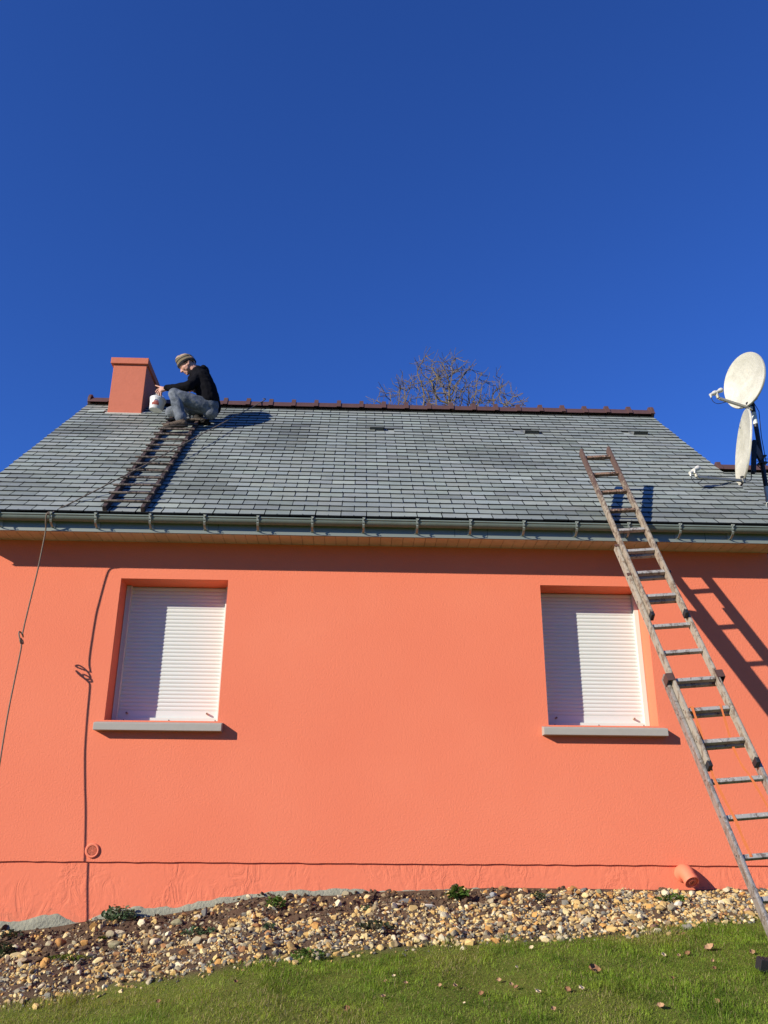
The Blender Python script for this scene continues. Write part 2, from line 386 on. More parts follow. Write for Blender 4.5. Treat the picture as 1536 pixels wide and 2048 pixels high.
# elbow vent pipe
pe = MB(); path = []
A0, A1 = Vector((2.682, .03, -.15)), Vector((2.700, -.09, -.190))
for t in [i/9 for i in range(10)]:
    path.append(A0*(1-t)+A1*t+Vector((0, -.0, .025*math.sin(PI*t))))
pe.tube(path, [.072-.017*t for t in np.linspace(0, 1, 10)], 24, cap=False)
d = (path[-1]-path[-2]).normalized()
pe.lathe([(.054, 0), (.060, .002), (.061, .026), (.057, .034), (.050, .034), (.048, .026), (.035, .026), (.034, .032), (.024, .034), (0, .034)], path[-1], d, 32)
pipe = pe.build('waste_pipe', M_coralp, house, smooth=35); pipe['label'] = 'stubby coral painted waste pipe poking out of the plinth'
ax = d; a_ = ax.orthogonal().normalized(); b_ = ax.cross(a_); hh = MB()
for k in range(7):
    r = 0 if k == 6 else .014; q_ = path[-1]+ax*.0345+r*(math.cos(k*PI/3)*a_+math.sin(k*PI/3)*b_); hh.lathe([(0, .0005), (.0042, .0005), (.0042, -.002)], q_, ax, 10)
hh.build('cap_hole', M_opening, pipe)

# soffit, fascia
so_ = MB(); YF = -.300
n = int((XR_-XL)/.1); v = []
for i in range(n+1):
    x0 = XL-.02+(XR_-XL+.04)*i/(n+1); x1 = XL-.02+(XR_-XL+.04)*(i+1)/(n+1)
    so_.box(x0+.0022, x1-.0022, YF+.004, -.0005, ZS, ZS+.012); so_.box(x0-.0022, x0+.0022, YF+.004, -.0005, ZS+.005, ZS+.011, 1)
so_.build('soffit', [M_soffit, plain('soffit_groove', (.2, .15, .1))], house)
fa = MB(); fa.box(XL-.03, XR_+.05, YF-.006, YF+.004, ZS-.014, ZS+.13); fa.box(XL-.03, XR_+.05, YF-.009, YF+.012, ZS-.018, ZS-.0135)
for x in (-1.22, .86, 1.15, 3.1): fa.box(x, x+.003, YF-.0075, YF-.005, ZS-.003, ZS+.12, 1)
fa.build('fascia', [M_fascia, M_hook], house)

# roof: deck + individual slates in one mesh
roof = MB()
SE = -3.985
dk = [rp(XA+.02, SE+.02, -.03), rp(XB-.02, SE+.02, -.03), rp(XB-.02, 0.0, -.03), rp(XA+.02, 0.0, -.03)]
roof.add(dk, [(0, 1, 2, 3)], 1)
dk = [rp(XA+.02, SE+.02, -.12), rp(XB-.02, SE+.02, -.12), rp(XB-.02, 0, -.12), rp(XA+.02, 0, -.12)]
roof.add(dk, [(0, 1, 2, 3)], 1)
for x in (XA+.02, XB-.02):
    roof.add([rp(x, SE+.02, -.03), rp(x, SE+.02, -.12), rp(x, 0, -.12), rp(x, 0, -.03)], [(0, 1, 2, 3)], 1)
roof.add([rp(XA+.02, SE+.02, -.03), rp(XB-.02, SE+.02, -.03), rp(XB-.02, SE+.02, -.12), rp(XA+.02, SE+.02, -.12)], [(0, 1, 2, 3)], 1)
roof.add([(XA, YR, ZR), (XB, YR, ZR), (XB, 2*YR+.4, ZR-(YR+.4)*math.tan(TP)), (XA, 2*YR+.4, ZR-(YR+.4)*math.tan(TP))], [(0, 1, 2, 3)], 0, (.9, .9, .9))
VENTS = [(.215, -.985), (2.075, -.98), (3.41, -.93)]
def slates(mb, x0, x1, s0, s1, org=None, vents=(), seed=1):
    r = random.Random(seed); pf = org or rp
    gh_ = .1250; wd_ = .2235; nrow = int(round((s1-s0)/gh_))
    for i in range(nrow+1):
        sb = s0+i*gh_; stp = min(sb+.27, s1+.01)
        if sb > s1-.02: break
        off = (i % 2)*wd_/2; x = x0-off+r.uniform(-.004, .004); first = True
        while x < x1-.03:
            xa, xb = max(x, x0+r.uniform(-.006, .004)), min(x+wd_, x1+r.uniform(-.004, .006))
            x += wd_
            if xb-xa < .05: continue
            if any(abs((xa+xb)/2-vx) < .12 and abs(sb+.07-vs) < .07 for vx, vs in vents): continue
            j = r.uniform(-.0025, .0025); tl = r.uniform(-.0018, .0018); ga = r.choice([.0030, .0042, .0052]); lift = .0245+r.uniform(-.0012, .0022)
            b1, b2 = sb+j+tl, sb+j-tl
            base = r.uniform(.94, 1.10); cx_ = (xa+xb)/2
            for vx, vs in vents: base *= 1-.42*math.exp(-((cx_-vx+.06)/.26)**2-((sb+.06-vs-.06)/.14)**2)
            base *= 1-.22*max(0, float(vnoise(cx_*1.0, sb*1.6, 1.3, 77))-.58)/.42*2 
            if r.random() < .06: base *= .78
            if r.random() < .05: base *= 1.18
            cc = (base*r.uniform(.97, 1.03), base, base*r.uniform(.96, 1.05))
            ex = r.uniform(-.0007, .0007)
            P = [pf(xa+ga, b1, lift+ex), pf(xb-ga, b2, lift-ex), pf(xb-ga, stp, 0.001), pf(xa+ga, stp, 0.001), pf(xa+ga, b1, lift-.0140), pf(xb-ga, b2, lift-.0140), pf(xb-ga, stp, -.006), pf(xa+ga, stp, -.006)]
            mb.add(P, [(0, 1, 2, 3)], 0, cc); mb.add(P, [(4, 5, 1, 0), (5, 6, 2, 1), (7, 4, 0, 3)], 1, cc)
            # hook at the middle of the slate's lower edge
            xm = (xa+xb)/2; 
            if xb-xa > .15: mb.add([pf(xm-.0022, sb+j-.005, lift-.004), pf(xm+.0022, sb+j-.005, lift-.004), pf(xm+.0022, sb+j+.012, lift+.003), pf(xm-.0022, sb+j+.012, lift+.003), pf(xm-.0022, sb+j-.005, lift+.003), pf(xm+.0022, sb+j-.005, lift+.003)], [(0, 1, 5, 4), (4, 5, 2, 3)], 2)
slates(roof, XA, XB, SE, -.01, vents=VENTS)
# lifted odd slate left of the chimney
roof.obox(rp(-3.27, -.46, .03), Vector((.1, 0, .004)), Vector((0, CT*.05, ST*.05))+Vector((0, 0, 0)), Vector((0, -ST, CT))*.003, 0, (1.3, 1.3, 1.3))
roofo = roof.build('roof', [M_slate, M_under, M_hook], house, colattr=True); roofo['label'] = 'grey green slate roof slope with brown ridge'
NR = Vector((0, -ST, CT)); SR = Vector((0, CT, ST)); EX = Vector((1, 0, 0))
M_mesh = plain('vent_mesh', (.07, .075, .07), .8)
M_hood = plain('lead_vent_hood', (.16, .17, .16), .6, .2)
for vx, vs in VENTS:
    h = MB(); a0, b0, a1 = rp(vx-.085, vs-.07, .012), rp(vx+.085, vs-.07, .012), rp(vx-.085, vs-.07, .055)
    b1 = rp(vx+.085, vs-.07, .055); c0, d0 = rp(vx-.085, vs+.08, .012), rp(vx+.085, vs+.08, .012)
    h.add([a1, b1, d0, c0, a0, b0], [(0, 1, 2, 3), (0, 3, 4), (1, 5, 2)]); h.add([rp(vx-.12, vs-.07, .0145), rp(vx+.12, vs-.07, .0145), rp(vx+.12, vs+.1, .0145), rp(vx-.12, vs+.1, .0145)], [(0, 1, 2, 3)])
    h.add([rp(vx-.078, vs-.062, .014), rp(vx+.078, vs-.062, .014), rp(vx+.078, vs-.062, .05), rp(vx-.078, vs-.062, .05)], [(0, 1, 2, 3)], 1)
    h.build('roof_vent', [M_hood, M_mesh], roofo)
# verge strips
vg_ = MB()
for x in (XA-.004, XB-.012):
    vg_ = MB(); vg_.add([rp(x, SE, -.012), rp(x+.016, SE, -.012), rp(x+.016, 0, -.012), rp(x, 0, -.012), rp(x, SE, -.13), rp(x+.016, SE, -.13), rp(x+.016, 0, -.13), rp(x, 0, -.13)], [(0, 1, 2, 3), (0, 4, 7, 3), (1, 5, 6, 2), (0, 1, 5, 4)])
    vg_.build('verge', M_fascia, roofo)
# ridge tiles
def ridge_tile(x0, x1, yr, zr, par, end=0, seed=0):
    t = MB(); r = random.Random(seed); dz = r.uniform(-.004, .004)
    pr = [(-.105, -.035), (-.075, .02), (-.045, .052), (-.02, .066), (0, .07), (.02, .066), (.045, .052), (.075, .02), (.105, -.035)]
    def sweep(xa, xb, sc, up, extra=1.0):
        v = [(x, yr+y*sc, zr+dz+z*sc+up) for x in (xa, xb) for y, z in pr]; n = len(pr)
        v += [(x, yr+y*sc*.86, zr+dz+z*sc+up-.014) for x in (xa, xb) for y, z in pr]
        f = [(i, i+1, n+i+1, n+i) for i in range(n-1)]+[(2*n+i, 2*n+i+1, i+1, i) for i in range(n-1)]+[(3*n+i, 3*n+i+1, n+i+1, n+i) for i in range(n-1)]
        t.add(v, f)
    sweep(x0+.004, x1-.004, 1, 0)
    sweep(x1-.032, x1+.024, 1.09, .008)
    # lug on the overlap
    for k in (0,): 
        xa, xb = x1-.030, x1+.022; v = []
        for x in (xa, xb):
            v += [(x, yr-.052, zr+dz+.05), (x, yr-.040, zr+dz+.098), (x, yr-.012, zr+dz+.108), (x, yr+.02, zr+dz+.104), (x, yr+.05, zr+dz+.06)]
        t.add(v, [(0, 1, 2, 3, 4), (9, 8, 7, 6, 5)]+[(i, (i+1) % 5, 5+(i+1) % 5, 5+i) for i in range(5)])
    if end:
        xe = x0 if end < 0 else x1+.02
        t.lathe([(0, .012), (.075, .01), (.092, .0), (.092, -.03), (.07, -.032)], (xe, yr, zr+.02), (end, 0, 0), 20)
    t.build('ridge_tile', M_ridge, par, smooth=35)
NT_ = 25; tw = (XB-XA)/NT_
for i in range(NT_): ridge_tile(XA+i*tw, XA+(i+1)*tw, YR, ZR+.018, roofo, -1 if i == 0 else (1 if i == NT_-1 else 0), i)

# chimney
ch = MB(); cx0, cx1, cy0, cy1 = -3.128, -2.712, 2.216, 3.02
ch.box(cx0, cx1, cy0, cy1, 4.6, 5.745)
chim = ch.build('chimney', M_chim, roofo, bevel=.004); chim['label'] = 'square coral rendered chimney at the left end of the ridge'
cp = MB(); cp.box(cx0-.034, cx1+.022, cy0-.03, cy1+.03, 5.7455, 5.83); cp.build('chimney_cap', M_chim, chim, bevel=.004)
fl = MB(); fl.tube([rp(cx0-.02, -.53, .02), rp(cx1+.01, -.535, .02), rp(cx1+.05, -.50, .02)], .012, 8); fl.build('mortar_fillet', M_mortar, chim)

# lower side roof
YR2, ZR2 = 2.6, 4.60
def rp2(x, s, h=0): return Vector((x, YR2+s*CT-ST*h, ZR2+s*ST+CT*h))
r2m = MB(); r2m.add([rp2(XB-.1, -2.9, -.02), rp2(9, -2.9, -.02), rp2(9, 0, -.02), rp2(XB-.1, 0, -.02)], [(0, 1, 2, 3)], 1)
r2m.add([rp2(XB-.1, 0, -.02), rp2(9, 0, -.02), (9, 5.4, 2.1), (XB-.1, 5.4, 2.1)], [(0, 1, 2, 3)], 1)
slates(r2m, XB-.1, 9, -2.9, -.01, rp2, seed=5)
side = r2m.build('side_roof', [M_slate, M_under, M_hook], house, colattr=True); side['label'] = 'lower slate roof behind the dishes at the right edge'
for i in range(9): ridge_tile(4.35+i*tw-.29, 4.35+(i+1)*tw-.29, YR2, ZR2+.018, side, -1 if i == 0 else 0, 50+i)
sw = MB(); sw.add([(XR_, .85, -2), (8.8, .85, -2), (8.8, .85, 2.9), (XR_, .85, 2.9)], [(0, 1, 2, 3)]); sw.add([(8.8, .85, -2), (8.8, 4.4, -2), (8.8, 4.4, 2.9), (8.8, 2.6, 4.5), (8.8, .85, 2.9)], [(0, 1, 2, 3, 4)])
sw.add([(XR_, 4.4, -2), (8.8, 4.4, -2), (8.8, 4.4, 2.9), (XR_, 4.4, 2.9)], [(0, 1, 2, 3)])
sw.build('side_wall', M_wall, house)

# gutter
GY0, GZ0, GR = -.353, 2.699, .0455
gt = MB(); x0, x1 = XL-.06, XR_+.06; na = 14
ang = [PI+PI*i/na for i in range(na+1)]
v = []; f = []
xs_ = [x0, x1]
for x in xs_:
    v += [(x, GY0+GR*math.cos(a), GZ0+GR*math.sin(a)) for a in ang]+[(x, GY0+(GR-.003)*math.cos(a), GZ0+(GR-.003)*math.sin(a)) for a in ang]
m = len(ang)
for i in range(m-1): f += [(i, i+1, 2*m+i+1, 2*m+i), (m+i, m+i+1, 3*m+i+1, 3*m+i)]
for e in (0, 2*m): f.append(tuple(range(e, e+m)))
gt.add(v, f); gt.tube([(x0, GY0-GR, GZ0+.001), (x1, GY0-GR, GZ0+.001)], .0085, 10)
for x in (-2.9, -.2, 1.35): gt.lathe([(GR+.001, -.012), (GR+.002, .012)], (x, GY0, GZ0), (1, 0, 0), 40) if False else None
gut = gt.build('gutter', M_zinc, house, smooth=50); gut['label'] = 'grey zinc half round gutter along the eave'
for bx in (-3.1, -2.646, -2.265, -1.797, -1.327, -.867, -.393, .054, .524, .992, 1.462, 1.93, 2.392, 2.851, 3.321, 3.78):
    b = MB(); w2 = .0095; R1 = GR+.0035; pts = [(GY0+R1*math.cos(a), GZ0+R1*math.sin(a)) for a in [PI*.93+PI*.34*i/6 for i in range(7)]]
    pts += [(GY0-.044, GZ0-.046), (GY0-.028, GZ0-.064), (GY0-.004, GZ0-.078), (GY0+.024, GZ0-.088), (YF-.010, GZ0-.088)]
    n = len(pts)
    v = [(bx+s*w2, y, z) for y, z in pts for s in (-1, 1)]+[(bx+s*w2, y-.0028, z-.002) for y, z in pts for s in (-1, 1)]
    f = [(2*i, 2*i+1, 2*i+3, 2*i+2) for i in range(n-1)]+[(2*n+2*i, 2*n+2*i+1, 2*n+2*i+3, 2*n+2*i+2) for i in range(n-1)]+[(2*i, 2*i+2, 2*n+2*i+2, 2*n+2*i) for i in range(n-1)]+[(2*i+1, 2*i+3, 2*n+2*i+3, 2*n+2*i+1) for i in range(n-1)]
    b.add(v, f)
    b.box(bx-.02, bx+.02, YF-.012, YF-.0065, GZ0-.090, GZ0-.02)
    b.obox((bx, GY0-GR-.008, GZ0+.014), Vector((.009, 0, 0)), Vector((0, .011, .004)), Vector((0, -.002, .006)))
    b.tube([(bx-.006, GY0-GR-.012, GZ0-.006), (bx+.012, GY0-GR-.018, GZ0+.008), (bx+.016, GY0-GR-.004, GZ0+.018)], .0035, 6)
    b.tube([(bx+.002, GY0-GR-.005, GZ0-.035), (bx+.002, GY0-GR-.013, GZ0-.037)], .004, 8, 1)
    b.build('gutter_bracket', [M_gal, M_black], gut)
#PART2
# ------------------------------------------------------------------ extension ladder leaning on the gutter
LP = Vector((2.29, -.006, 3.531)); LU = Vector((.071, -.479, -.875)).normalized(); LS = .265
LA = Vector((1, 0, .081)).normalized(); LA = (LA-LA.dot(LU)*LU).normalized(); LN = LU.cross(LA).normalized()
if LN.y > 0: LN = -LN
def lp(k, a=0, n=0): return LP+LU*(LS*k)+LA*a+LN*n
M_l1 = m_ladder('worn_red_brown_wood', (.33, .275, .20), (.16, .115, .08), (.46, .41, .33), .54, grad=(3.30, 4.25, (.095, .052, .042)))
M_l2 = m_ladder('flaking_white_wood', (.35, .31, .24), (.18, .135, .095), (.34, .25, .16), .56)
M_l3 = m_ladder('weathered_aluminium', (.36, .335, .29), (.20, .165, .125), (.56, .54, .50), .56, .45, .45)
M_rung = m_ladder('dirty_grey_rung', (.36, .34, .30), (.15, .12, .10), (.6, .56, .48), .58, .6, .1)
M_rung1 = m_ladder('brown_rung', (.22, .13, .08), (.05, .025, .018), (.60, .52, .42), .55)
M_rust = plain('brown_steel', (.12, .065, .05), .6, .3, .4, .35, 40)
lad = thing('extension_ladder', lp(18.2, 0, -.1), 'tall worn three section ladder leaning on the gutter beside the right window', 'ladder')
for o in (lad,): pass
def railb(a, k0, k1, mat, w=.0125, d=.033, n0=0.0, capm=True):
    b = MB(); c = lp((k0+k1)/2, a, n0); L = LU*(LS*(k1-k0)/2)
    b.obox(c, LA*w, L, LN*d)
    # front lip
    b.obox(lp((k0+k1)/2, a, n0+d+.0015), LA*(w*.55), L*.998, LN*.0015)
    o = b.build('rail', mat, lad, bevel=.003)
    for kk in np.arange(math.ceil(k0+.01), k1, 1):
        h = MB(); h.lathe([(0, .0012), (.006, .0012), (.007, 0)], lp(float(kk), a-(w if a < 0 else w), n0), -LA, 8); h.build('rivet', M_black, o)
    return o
def rungb(k, half, mat, h=.015, d=.017, n0=0.0):
    b = MB(); b.obox(lp(k, 0, n0), LA*half, LU*h, LN*d)
    return b.build('rung', mat, lad, bevel=.004)
for s in (-1, 1):
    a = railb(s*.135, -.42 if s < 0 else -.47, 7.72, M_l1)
    c = MB(); c.obox(lp(7.76, s*.135), LA*.014, LU*.022, LN*.035); c.build('end_cap', M_black, a, bevel=.004)
    a = railb(s*.1635, 4.55, 12.68, M_l2, n0=-.050)
    c = MB(); c.obox(lp(12.72, s*.1635, -.050), LA*.0145, LU*.022, LN*.036); c.build('end_cap', M_black, a, bevel=.004)
    railb(s*.1915, 9.72, 18.3, M_l3, .0125, .034, -.100)
for k in range(0, 8): rungb(k, .122, M_rung1 if k < 4 else M_rung)
for k in range(5, 13): rungb(k+.04, .150, M_rung, .015, .017, -.050)
for k in range(10, 18): rungb(k+.06, .178, M_rung, .015, .017, -.100)
for s in (-1, 1):
    b = MB(); c = lp(9.98, s*.187)
    b.obox(lp(9.98, s*.187, -.012), LA*.026, LU*.032, LN*.003); b.obox(lp(9.98, s*(.187+.025), -.05), LA*.002, LU*.032, LN*.038); b.obox(lp(10.05, s*(.187-.030), -.04), LA*.002, LU*.06, LN*.03)
    b.obox(lp(10.1, s*.16, -.085), LA*.03, LU*.01, LN*.004)
    b.build('bracket', M_rust, lad)
    for kk in (4.62, 5.95):
        b = MB(); b.obox(lp(kk, s*.158, -.014), LA*.026, LU*.014, LN*.004); b.build('guide_clip', M_rust, lad)
    b = MB(); b.obox(lp(18.35, s*.1915, -.1), LA*.02, LU*.03, LN*.04); b.build('rubber_foot', M_black, lad, bevel=.005)
# orange straps
M_strap = plain('orange_webbing', (.62, .17, .05), .8, 0, .2, .15, 60)
def ribbon(pts, wv, name, label):
    b = MB(); pts = [Vector(p) for p in pts]; wv = Vector(wv); v = []
    # catmull-rom resample
    P = []
    for i in range(len(pts)-1):
        p0 = pts[max(i-1, 0)]; p1 = pts[i]; p2 = pts[i+1]; p3 = pts[min(i+2, len(pts)-1)]
        for t in [j/6 for j in range(6)]:
            P.append(.5*((2*p1)+(p2-p0)*t+(2*p0-5*p1+4*p2-p3)*t*t+(3*p1-p0-3*p2+p3)*t**3))
    P.append(pts[-1]); n = len(P)
    tn = Vector((0, .0022, 0))
    for i, p_ in enumerate(P):
        ww = wv*(1-.35*math.sin(i*.5)**2)
        v += [p_-ww, p_+ww, p_-ww+tn, p_+ww+tn]
    f = []
    for i in range(n-1):
        for a_, b_ in ((0, 1), (1, 3), (3, 2), (2, 0)): f.append((4*i+a_, 4*i+b_, 4*i+4+b_, 4*i+4+a_))
    b.add(v, f)
    return tag(b.build(name, M_strap, loc=P[0]), label, 'strap', 'orange straps tied to the ladder')
a1 = lp(11, -.115, .03)
ribbon([lp(11.04, -.118, -.072), lp(10.97, -.118, -.05), lp(10.98, -.117, -.028), lp(11.5, -.125, -.03), lp(12.5, -.145, -.045), lp(13.06, -.150, -.078), lp(14.06, -.128, -.078), lp(14.6, -.125, -.085), lp(15.04, -.125, -.078), lp(15.10, -.125, -.10), lp(15.06, -.125, -.12)], LA*.011, 'strap', 'long orange strap hanging near the left rails of the ladder')
ribbon([lp(11.04, .09, -.072), lp(10.97, .09, -.05), lp(10.98, .09, -.028), lp(11.4, .085, -.05), lp(12.1, .075, -.085), lp(12.7, .08, -.09), lp(13.06, .095, -.078), lp(14.06, .12, -.078), lp(14.6, .125, -.085), lp(15.06, .13, -.078), lp(16.06, .13, -.078)], LA*.009, 'strap', 'thin orange strap hanging near the right rails of the ladder')

# ------------------------------------------------------------------ roof ladder
M_rl = m_ladder('mossy_red_brown_wood', (.075, .045, .040), (.03, .02, .018), (.20, .15, .12), .5)
M_rlr = m_ladder('weathered_round_rung', (.15, .115, .09), (.04, .03, .026), (.36, .31, .25), .52)
rl = thing('roof_ladder', rp(-2.03, -3.97, .02), 'dark brown wooden roof ladder lying on the slates under the crouching man', 'ladder')
def rlx(s): return -2.032+(-.065)*(s+3.97)/3.13
def rq(s, a, h): return rp(rlx(s)+a, s, h)
for sd in (-1, 1):
    b = MB(); c = rq(-2.3, sd*.165, .046); ax = (rq(-.62, sd*.165, .046)-rq(-3.985, sd*.165, .046))/2
    c = (rq(-.62, sd*.165, .046)+rq(-3.985, sd*.165, .046))/2
    b.obox(c, EX*.019, ax, NR*.026); b.build('rail', M_rl, rl, bevel=.004)
for i in range(15):
    s = -3.885+.222*i; r = random.Random(i); e = .205+r.uniform(-.006, .012); t = r.uniform(-.008, .008)
    b = MB(); b.tube([rq(s-t, -e, .084), rq(s, 0, .0855), rq(s+t, e, .084)], .0125, 10); 
    b.build('rung', M_rlr, rl, smooth=True)

# ------------------------------------------------------------------ rope
M_rope = plain('grey_hemp_rope', (.21, .165, .12), .9, 0, .1, .35, 90, .002)
def spline(pts, n=8):
    pts = [Vector(p) for p in pts]; P = []
    for i in range(len(pts)-1):
        p0 = pts[max(i-1, 0)]; p1 = pts[i]; p2 = pts[i+1]; p3 = pts[min(i+2, len(pts)-1)]
        for j in range(n):
            t = j/n; P.append(.5*((2*p1)+(p2-p0)*t+(2*p0-5*p1+4*p2-p3)*t*t+(3*p1-p0-3*p2+p3)*t**3))
    P.append(pts[-1]); return P
hang = [(-2.62, -.36, 2.75), (-2.665, -.398, 2.718), (-2.680, -.414, 2.688), (-2.690, -.378, 2.635), (-2.697, -.334, 2.585), (-2.703, -.320, 2.50), (-2.718, -.308, 2.255), (-2.729, -.306, 2.115), (-2.750, -.315, 1.812), (-2.754, -.322, 1.71)]
z0 = 1.66
kn = [(-2.752, -.325, 1.66)]
for t in range(0, 13):
    a = 2*PI*t/12; kn.append((-2.770-.018*math.sin(a), -.33+.034+.042*math.cos(a), 1.650+.042*math.sin(a)-.03*t/12))
for t in range(0, 9):
    a = 2*PI*t/8; kn.append((-2.757-.006*math.sin(a), -.33+.018+.030*math.cos(a), 1.600+.022*math.sin(a)))
low = [(-2.748, -.332, 1.565), (-2.744, -.335, 1.525), (-2.75, -.345, 1.30), (-2.755, -.36, 1.035), (-2.750, -.38, .78), (-2.742, -.40, .54), (-2.74, -.43, .1), (-2.74, -.45, -.35), (-2.84, -.36, float(gz(-2.84, -.36))+.02)]
kn = [(x, y-.008, z) for x, y, z in kn]; rb = MB(); pts = [rp(-1.255, .03, .115), rp(-1.275, -.03, .085), (-1.75, 1.176, 4.262), (-2.143, .206, 3.397)]
rb.tube(spline(pts+hang, 6)+spline(kn, 3)+spline(low, 6), .0062, 7)
rope = tag(rb.build('rope', M_rope, smooth=True, loc=(-2.7, -.36, 2.6)), 'long brown rope running down the slates and hanging with a knot at the left', 'rope')

# ------------------------------------------------------------------ satellite dishes
def m_dish():
    k = NT('weathered_cream_dish', .5, 0, .4); v = k.coord(); a = k.noise(v, 5, 5, .7, .6); b = k.noise(v, 60, 3, .6); v2 = k.coord((9, 9, 1.2)); c_ = k.noise(v2, 3, 4, .6)
    c = k.mix(k.ramp(a, [(.35, 0), (.7, 1)]), (.58, .56, .46), (.40, .385, .30)); c = k.mix(k.ramp(b, [(.5, 0), (.72, .6)]), c, (.34, .33, .28))
    c = k.mix(k.ramp(c_, [(.62, 0), (.78, .45)]), c, (.58, .47, .30)); k.col(c); return k.m
M_dish = m_dish(); M_arm = plain('grey_beige_arm', (.40, .38, .30), .55, .2, .4, .2, 20); M_lnb = plain('cream_plastic', (.60, .58, .50), .4, 0, .4, .08)
M_cable = plain('black_cable', (.015, .015, .018), .5)
mast = thing('antenna_mast', (4.315, .82, 2.95), 'black steel mast with white tape carrying two satellite dishes', 'mast')
b = MB(); b.tube([(4.315, .82, 2.9), (4.315, .82, 4.93)], .024, 16); b.build('pole', M_black, mast, smooth=True)
b = MB(); b.tube([(4.315, .82, 4.36), (4.315, .82, 4.50)], .0255, 16); b.build('tape', M_white, mast, smooth=True)
b = MB(); b.tube([(4.315, .82, 2.9), (4.315, .82, 3.62)], .0255, 16); b.build('painted_base', M_white, mast, smooth=True)
b = MB(); b.tube([(4.34, .80, 4.72), (4.30, .77, 4.62), (4.36, .79, 4.5), (4.345, .80, 4.2), (4.35, .8, 3.9)], .004, 6); b.build('cable', M_cable, mast, smooth=True)
def dish(center, az, el, roll, Rw, Rh, label, feedpts, armroot, mount, rim=.012, depth=.07):
    n = Vector((math.cos(el)*math.cos(az), math.cos(el)*math.sin(az), math.sin(el)))
    upv = Vector((0, 0, 1)); U = (upv-upv.dot(n)*n).normalized(); W_ = U.cross(n).normalized()
    U, W_ = U*math.cos(roll)+W_*math.sin(roll), W_*math.cos(roll)-U*math.sin(roll)
    c = Vector(center); t = thing('satellite_dish', c, label, 'satellite dish', 'satellite dishes on the black mast')
    N = 64; rings = [0, .12, .25, .4, .55, .7, .85, .95, 1.0]
    b = MB(); v = []; f = []
    def P(r, k, off=0): a = 2*PI*k/N; return c+U*(Rh*r*math.sin(a))+W_*(Rw*r*math.cos(a))-n*(depth*(1-r*r)+off)
    for side in (0, 1):
        base = len(v)
        for r in rings: v += [P(r, k, .003*side) for k in range(N)]
        m = len(rings)
        f += [(base+i*N+k, base+i*N+(k+1) % N, base+(i+1)*N+(k+1) % N, base+(i+1)*N+k) for i in range(m-1) for k in range(N)]
    b.add(v, f)
    refl = b.build('reflector', M_dish, t, smooth='all')
    b = MB(); v = []
    pr = [(1.0, 0), (1.0+rim/Rh*.6, .002), (1.0+rim/Rh, -.006), (1.0+rim/Rh, -.018), (1.0+rim/Rh*.3, -.016), (.995, -.004)]
    for r, h in pr: v += [c+U*(Rh*r*math.sin(2*PI*k/N))+W_*(Rw*r*math.cos(2*PI*k/N))+n*h for k in range(N)]
    m = len(pr); b.add(v, [(i*N+k, i*N+(k+1) % N, ((i+1) % m)*N+(k+1) % N, ((i+1) % m)*N+k) for i in range(m) for k in range(N)])
    b.build('rim', M_dish, refl, smooth=True)
    ar = Vector(armroot); fp = [Vector(q) for q in feedpts]; mid = sum(fp, Vector())/len(fp); base = mid+Vector((.02, .0, -.07))
    d = (ar-base).normalized(); sd = d.cross(Vector((0, 0, 1))).normalized(); uu = sd.cross(d)
    b = MB(); b.obox((ar+base)/2, d*((ar-base).length/2), sd*.012, uu*.014); b.obox(ar+d*.005, d*.02, sd*.016, uu*.022)
    arm = b.build('feed_arm', M_arm, t, bevel=.003)
    b = MB(); b.tube([base-d*.005, base+(mid-base)*.55], .017, 10); b.tube([fp[0]+(fp[0]-fp[-1])*.0+Vector((0, 0, -.015)), fp[-1]+Vector((0, 0, -.015))], .009, 8); b.build('feed_holder', M_arm, arm, smooth=40)
    aim = (c-U*.0-mid).normalized()
    for q in fp:
        b = MB(); q0 = q-aim*.045; b.lathe([(0, 0), (.016, .002), (.017, .03), (.02, .045), (.026, .06), (.027, .082), (.022, .09), (0, .092)], q0, aim, 16)
        b.tube([q0+aim*.012, q0+aim*.01-Vector((0, 0, .035))], .009, 8); b.build('feed_head', M_lnb, arm, smooth=45)
    b = MB(); q = fp[0]-aim*.03-Vector((0, 0, .035)); b.tube(spline([q, q+Vector((.01, 0, -.045)), (q+base)/2+Vector((.02, 0, -.07)), base+d*.09-Vector((0, 0, .018))], 5), .0035, 6); b.build('cable', M_cable, arm, smooth=True)
    # mount: spine behind the reflector and arm to the pole
    mt = Vector(mount); bk = c-n*(depth+.055)
    b = MB(); b.obox(bk-U*(Rh*.25)+n*.012, U*(Rh*.45), W_*.035, n*.02); b.obox(ar*.5+(c-U*Rh*.8-n*.02)*.5, d*.03, sd*.012, uu*.02)
    dd = (mt-bk); b.obox(bk+dd*.5, dd*.5, W_.cross(dd).normalized()*.035, W_*.03)
    for s in (-1, 1):
        b.obox(mt+Vector((0, 0, s*.04)), Vector((.045, 0, 0)), Vector((0, .04, 0)), Vector((0, 0, .007)))
        b.tube([mt+Vector((-.04, s*.032, .0)), mt+Vector((.065, s*.032, .0))], .004, 6)
    b.build('mount_bracket', M_black, t, bevel=.002)
    return t
dish((4.05, .66, 4.0), math.radians(168.5), math.radians(9), math.radians(0), .36, .405, 'lower satellite dish seen almost edge on, close above the slates', [(3.30, .25, 3.515), (3.345, .25, 3.55)], (3.95, .57, 3.575), (4.315, .82, 3.93))
dish((4.20, .70, 4.835), math.radians(201), math.radians(2.5), math.radians(0), .285, .312, 'upper cream satellite dish facing the viewer against the sky', [(3.79, .6, 4.60), (3.86, .6, 4.635)], (4.23, .72, 4.50), (4.315, .82, 4.70))
